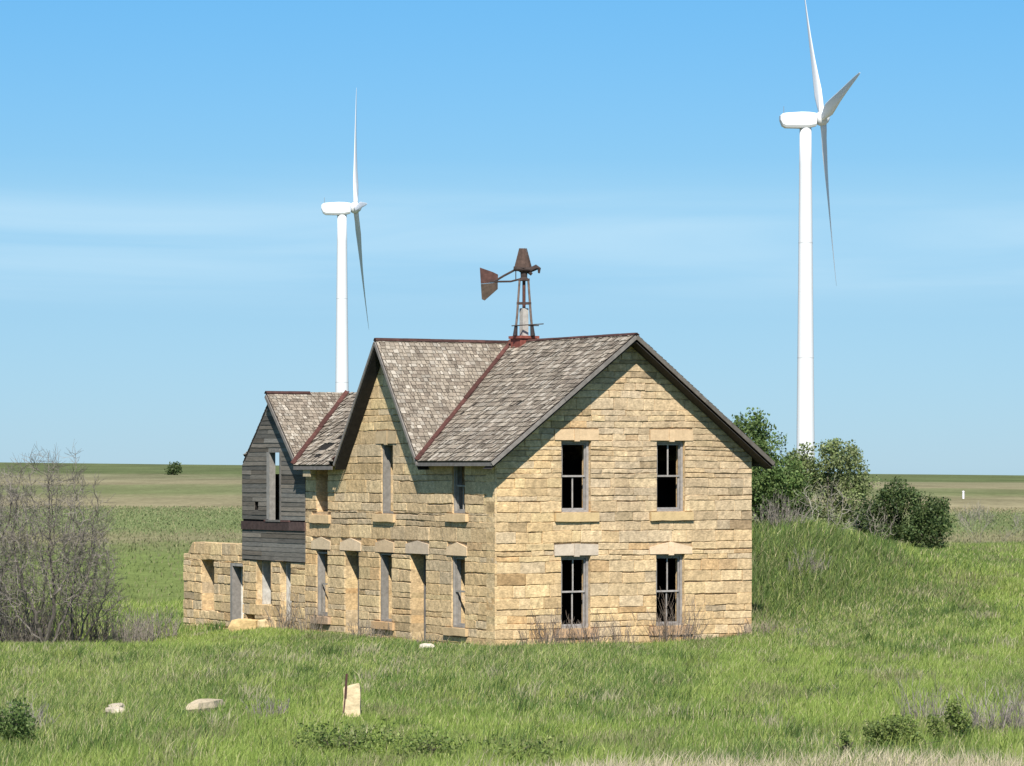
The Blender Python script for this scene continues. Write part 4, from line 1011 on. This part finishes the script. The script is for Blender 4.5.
def colonize(base, lobes, n, seed, step=0.17, kill=0.26, infl=1.1, stems=1, rounds=160):
    """grow a branching skeleton into the lobes (centre, half widths); returns points, parents and how many twigs each point carries"""
    g = np.random.default_rng(seed); att = []
    vol = np.array([l[1][0]*l[1][1]*l[1][2] for l in lobes]); vol = vol/vol.sum()
    for (c, hw), v in zip(lobes, vol):
        m = max(8, int(n*v)); d = g.normal(size=(m, 3)); d /= np.linalg.norm(d, axis=1)[:, None]
        att.append(np.array(c) + d*(g.random(m)**0.42)[:, None]*np.array(hw)*(1 + 0.10*g.normal(size=m))[:, None])
    att = np.concatenate(att); att = att[att[:, 2] > base[2] + 0.12]
    P = [np.array(base, float)]; par = [-1]
    for k in range(stems):                       # first stretch of each stem
        l = lobes[k % len(lobes)][0]; d = np.array(l) - P[0]; d = d/np.linalg.norm(d) + g.normal(0, 0.25, 3)*np.array([1, 1, 0.2]); d[2] = max(d[2], 0.5); d /= np.linalg.norm(d)
        j = 0; dist = np.linalg.norm(att - P[0], axis=1).min()
        for _ in range(max(1, int(max(0, dist - infl*0.7)/step) + 2)):
            P.append(P[j] + d*step + g.normal(0, 0.02, 3)); par.append(j); j = len(P) - 1
    alive = np.ones(len(att), bool)
    for _ in range(rounds):
        if not alive.any(): break
        A = att[alive]; Q = np.array(P)
        D = ((A[:, None, :] - Q[None, :, :])**2).sum(-1); near = D.argmin(1); dm = np.sqrt(D[np.arange(len(A)), near])
        ok = dm < infl
        if not ok.any(): break
        acc = {}
        for a, j in zip(A[ok], near[ok]):
            v = a - Q[j]; acc.setdefault(j, np.zeros(3)); acc[j] += v/np.linalg.norm(v)
        for j, v in acc.items():
            v = v/max(1e-6, np.linalg.norm(v)) + g.normal(0, 0.22, 3); v /= np.linalg.norm(v)
            P.append(Q[j] + v*step*g.uniform(0.8, 1.15)); par.append(j)
        Q = np.array(P[len(Q):]); D = ((att[:, None, :] - Q[None, :, :])**2).sum(-1).min(1); alive &= D > kill**2
        if len(P) > 7000: break
    cnt = np.zeros(len(P)); kids = np.zeros(len(P), int)
    for j in range(len(P) - 1, 0, -1):
        if kids[j] == 0: cnt[j] = 1
        cnt[par[j]] += cnt[j]; kids[par[j]] += 1
    return P, par, cnt, kids
def skeleton_mesh(mb, P, par, cnt, kids, r, minr, power, tint, twigs=0.0, twig_len=0.35, dark=0.55):
    done = set(); big = cnt.max(); z0 = P[0][2]
    rad = lambda j: minr*max(1.0, cnt[j])**power
    order = sorted(range(1, len(P)), key=lambda j: -j)
    for leaf in order:                           # follow each twig down to a branch already drawn
        if kids[leaf] and leaf not in done: continue
        if leaf in done: continue
        ch = [leaf]; j = leaf
        while par[j] >= 0 and j not in done:
            done.add(j); j = par[j]; ch.append(j)
        rr = [rad(q) if q else rad(q)*1.25 for q in ch]; rr[-1] = min(rr[-1], rr[-2]*1.25 + 0.002)
        mx = max(rr); f = dark if mx > minr*6 else 1.0
        mb.tube([Vector(P[q]) for q in ch], rr, 6 if mx > 0.04 else (4 if mx > 0.015 else 3), jit(tint, r, 0.8*f, 1.2*f))
    if twigs:
        for j in range(1, len(P)):
            if cnt[j] > 5 or P[j][2] < z0 + 0.3: continue
            k = int(twigs) + (r.random() < twigs - int(twigs))
            d0 = Vector(P[j] - P[par[j]]).normalized()
            for _ in range(k):
                d = (d0*0.8 + Vector((r.uniform(-1, 1), r.uniform(-1, 1), r.uniform(-.5, .9)))).normalized(); l = twig_len*r.uniform(0.4, 1.2); q = Vector(P[j])
                e = (d + Vector((r.uniform(-.4, .4), r.uniform(-.4, .4), r.uniform(-.1, .5)))).normalized()
                if twigs > 2:
                    e2 = (d + Vector((r.uniform(-1, 1), r.uniform(-1, 1), r.uniform(-.4, .8)))).normalized(); q2 = q + d*l*.35; mb.tube([q2, q2 + e2*l*.5], [minr*.7, minr*.4], 3, jit(tint, r, 0.75, 1.3))
                mb.tube([q, q + d*l*.5, q + d*l*.5 + e*l*.5], [minr*.85, minr*.7, minr*.45], 3, jit(tint, r, 0.75, 1.3))
def grown_bare(label, x, y, lobes, n, seed, tint, stems=3, minr=0.0062, twigs=1.2, twig_len=0.35, group=None, kill=0.26):
    z = ground(x, y); r = random.Random(seed); root = empty('bare_tree', (x, y, z), label, 'bare tree', group)
    P, par, cnt, kids = colonize((x, y, z - 0.1), lobes, n, seed, stems=stems, kill=kill, step=0.15); mb = MB()
    skeleton_mesh(mb, P, par, cnt, kids, r, minr, 0.43, tint, twigs, twig_len); mb.build('trunk', M['bark'], root)
def grown_leafy(name, label, cat, x, y, lobes, n, seed, cols, nleaf, leaf, stems=3, spread=0.14, skip=0.0):
    z = ground(x, y); r = random.Random(seed); root = empty(name, (x, y, z), label, cat)
    P, par, cnt, kids = colonize((x, y, z - 0.1), lobes, n, seed, stems=stems, kill=0.3); mb = MB()
    skeleton_mesh(mb, P, par, cnt, kids, r, 0.006, 0.44, (0.13, 0.11, 0.092)); mb.build('trunk', M['bark'], root)
    tips = []
    for j in range(1, len(P)):
        if cnt[j] <= 4 and P[j][2] > z + 0.25:
            q = Vector(P[j])
            if noise.noise(q*1.1 + Vector((seed, 0, 0))) < skip - 0.35: continue
            f = 1 + 0.45*noise.noise(q*1.6 + Vector((0, seed, 0))); tips.append((q, None, f))
    cm = MB(); leaves(tips, nleaf, spread, leaf, cols, r, cm); cm.build('crown', M['leaf'], root)
def px2x(px, y): return (px - 512)/3413*y

# trees right of the house
grown_leafy('tree', 'dark green leafy tree close behind the right corner of the roof', 'tree', 8.4, 123, [((8.45, 123, 5.8), (1.35, 1.2, 1.4)), ((9.35, 123, 5.0), (1.15, 1.2, 1.1)), ((7.6, 123, 4.5), (1.2, 1.2, 1.5)), ((9.0, 123, 4.0), (1.2, 1.2, 1.1))], 1200, 11, GREEN_D, 22000, 0.125)
grown_leafy('tree', 'pale green loose crowned tree in front of the taller turbine tower', 'tree', 11.5, 125, [((11.9, 125, 5.45), (1.0, 0.9, 0.75)), ((10.7, 125, 5.3), (0.8, 0.8, 0.7)), ((12.6, 125, 4.6), (0.65, 0.8, 0.65)), ((11.3, 125, 4.35), (1.0, 0.9, 0.75)), ((12.0, 125, 3.7), (0.9, 0.8, 0.6))], 800, 12, GREEN_L, 12000, 0.115, stems=4, skip=0.12)
grown_leafy('tree', 'low dark green bushes filling the gap between the roof corner and the pale tree', 'tree', 9.2, 120.5, [((9.0, 120.5, 4.5), (1.1, 1.0, 0.95)), ((9.9, 120.5, 4.1), (0.8, 0.9, 0.9))], 600, 13, GREEN_D, 9000, 0.115, stems=4)
grown_leafy('tree', 'round very dark green bushy tree standing right of the pale tree', 'tree', 14.9, 131.5, [((14.75, 131.5, 3.75), (1.0, 1.1, 1.0)), ((16.15, 131.5, 3.35), (0.9, 1.0, 0.8)), ((13.75, 131.5, 3.15), (0.75, 0.9, 0.7)), ((15.3, 131.2, 2.75), (1.55, 1.1, 0.6))], 950, 14, GREEN_B, 19000, 0.115, stems=5)
leafy('tree', 'single small round tree far off on the left skyline', 'tree', px2x(172, 880), 880, 3.4, 4.6, 15, GREEN_B, 1500, 0.5, depth=2, low=True, clump=0.7)
grown_bare('bare grey shrub in front of the dark bushy tree on the right', px2x(872, 126.5), 126.5, [((13.4, 126.5, 3.0), (0.9, 0.8, 0.85))], 300, 21, (0.27, 0.24, 0.2), stems=3, twigs=1.0)
grown_bare('tangled bare grey branches below the pale green tree', px2x(818, 119.5), 119.5, [((10.8, 119.5, 3.9), (1.1, 0.9, 0.9)), ((11.6, 119.5, 3.4), (0.8, 0.8, 0.7))], 420, 22, (0.30, 0.27, 0.23), stems=4, twigs=1.0)
bare('bare_tree', 'faint bare shrub in the field at the far right edge', 'bare tree', px2x(985, 150), 150, 2.6, 23, 3, 4, (0.27, 0.24, 0.20), 0.6, lean=0.8, rad=0.02, minr=0.006)
bare('bare_tree', 'leafless tree behind the house whose top twigs poke above the ridge', 'bare tree', px2x(486, 121), 121, 8.7, 24, 2, 5, (0.3, 0.27, 0.24), 0.45, rad=0.03, minr=0.007)
# trees left of the house
grown_bare('large dark leafless tree with a forked trunk at the left edge', px2x(46, 103), 103, [((-14.1, 103, 3.4), (1.95, 1.5, 2.25)), ((-13.2, 103, 2.2), (1.3, 1.2, 1.4)), ((-14.9, 103, 2.0), (1.2, 1.2, 1.4))], 2600, 31, (0.205, 0.18, 0.155), stems=4, twigs=2.1, twig_len=0.42, kill=0.21)
grown_bare('leafless tree half cut off by the left edge of the photo', px2x(-14, 104), 104, [((-16.2, 104, 3.1), (1.7, 1.4, 2.0)), ((-16.0, 104, 1.6), (1.4, 1.2, 1.2))], 1900, 32, (0.205, 0.182, 0.158), stems=4, twigs=2.05, twig_len=0.42, kill=0.19)
grown_bare('smaller leafless tree leaning right of the large forked one', px2x(74, 105), 105, [((-13.2, 105, 1.9), (1.1, 1.1, 1.6)), ((-12.7, 105, 1.2), (0.8, 0.9, 0.9))], 1100, 33, (0.215, 0.19, 0.165), stems=4, twigs=2.05, twig_len=0.4, kill=0.19)
k = 0
LB = ['dense grey bramble under the tree cut off by the left edge', 'grey bramble at the foot of the large forked bare tree', 'tall brown bramble between the two leafless trees on the left', 'brown bramble right of the large forked bare tree',
      'low grey dry shrub between the brambles and the ruined wall', 'pale grey dry shrub sticking out in front of the other shrubs at left', 'dry shrub nearest the ruined wall at its left corner']
for lab, px, y, h, w, nn in zip(LB, (5, 42, 20, 82, 122, 134, 158), (104, 103.6, 106, 105.5, 108, 105.0, 109), (2.0, 1.6, 2.8, 1.9, 1.3, 1.15, 1.25), (2.4, 2.0, 2.2, 2.0, 1.8, 1.3, 1.4), (110, 90, 110, 80, 70, 55, 55)):
    k += 1; twiggy(lab, px2x(px, y), y, h, w, 200 + k, nn, (0.215, 0.185, 0.155) if k < 5 else (0.28, 0.245, 0.205), group='dry shrubs and brambles left of the ruin', minr=0.008)
# dry weeds along the walls
WB = [('bare weeds growing against the stone pier under the wooden wall', -0.45, 12.7, 1.5, 0.9, 40), ('bare twiggy weeds below the leftmost window of the long side wall', -0.5, 10.9, 1.3, 1.0, 40),
      ('low dry weeds below the middle window of the long side wall', -0.5, 6.6, 0.65, 1.8, 70), ('dry weeds along the foot of the long wall beside the near corner', -0.5, 3.2, 0.5, 1.6, 50)]
for lab, t, s, h, w, nn in WB:
    k += 1; p = W(t, s, 0); twiggy(lab, p.x, p.y, h, w, 200 + k, nn, (0.27, 0.225, 0.18), group='dry weeds along the house walls')
WB = [('tall bare weeds against the gable wall left of its lower left window', 1.35, -0.45, 1.35, 1.3, 60), ('bare weeds growing in front of the lower left gable window', 2.8, -0.5, 1.15, 1.2, 50),
      ('thin bare weeds between the two lower gable windows', 4.1, -0.4, 1.15, 0.8, 22), ('dense bare weeds in front of the lower right gable window', 5.75, -0.55, 1.65, 1.5, 75), ('grey weeds at the right corner of the gable wall', 8.6, -0.5, 0.7, 1.2, 40)]
for lab, t, s, h, w, nn in WB:
    k += 1; p = W(t, s, 0); twiggy(lab, p.x, p.y, h, w, 200 + k, nn, (0.25, 0.20, 0.165), group='dry weeds along the house walls')
for lab, px, y, h, w, nn in (('grey dry shrub on the slope to the right of the gable wall', 806, 109, 1.0, 1.2, 60), ('grey brown brush of bare stems at the lower right edge', 1000, 66.5, 1.15, 1.7, 130),
                             ('bare grey stems rising behind the green bush at lower right', 925, 69, 1.05, 1.0, 50), ('grey weeds in the grass left of the stone post', 268, 70.5, 0.55, 0.9, 50), ('grey dry weeds above the dark bush at the lower left corner', 25, 67, 0.8, 1.0, 50),
                             ('pale dry tuft in the grass right of the house corner', 800, 100, 0.4, 1.0, 40), ('tangled grey brush on top of the mound behind the gable corner', 782, 114, 1.3, 1.6, 90)):
    k += 1; twiggy(lab, px2x(px, y), y, h, w, 200 + k, nn, (0.29, 0.255, 0.22), group='dry shrubs standing in the grass', minr=0.0055)
# leafy weeds and bushes in the foreground
GW = [(0.17, 0.225, 0.055), (0.22, 0.26, 0.08), (0.12, 0.175, 0.045), (0.15, 0.20, 0.05)]
for lab, px, y, h, w, nl in (('dark green leafy bush at the lower left corner', 6, 63.8, 0.85, 1.1, 2600), ('dark green leafy weeds below the stone post', 345, 62.5, 0.62, 1.9, 3600), ('leafy green weeds right of those below the post', 425, 61.8, 0.52, 1.5, 2300), ('low green weeds at the bottom edge near the middle', 520, 61.6, 0.45, 1.5, 1800),
                             ('tiny upright green weed left of the yellowish bush', 845, 62.3, 0.5, 0.22, 350)):
    k += 1; cols = GW if 'corner' not in lab else GREEN_D
    leafy('leafy_bush', lab, 'bush', px2x(px, y), y, h, w, 300 + k, cols, int(nl*(0.55 if 'weeds' in lab else 1)), 0.075, trunks=5, depth=2, low=True, clump=min(0.17, w*.26), group='green bushes in the foreground grass')

for lab, x, y, lobes, nl, sd in (('yellowish green leafy bush at the lower right', 7.15, 63.5, [(-.3, .36, .42, .28), (.3, .28, .42, .24), (.0, .56, .28, .2), (.75, .18, .3, .16)], 2600, 71),
                                 ('taller slim green bush beside the grey brown brush', 8.35, 65.0, [(0, .5, .26, .34), (.15, .8, .16, .2), (-.25, .25, .3, .22)], 1700, 72)):
    z = ground(x, y); grown_leafy('leafy_bush', lab, 'bush', x, y, [((x + a, y, z + b), (c, c, d)) for a, b, c, d in lobes], 260, sd, GW, nl, 0.062, stems=4, spread=0.085, skip=-0.6)
for o in C.objects:
    if o.parent is None and o.name.startswith('leafy_bush'): o['group'] = 'green bushes in the foreground grass'
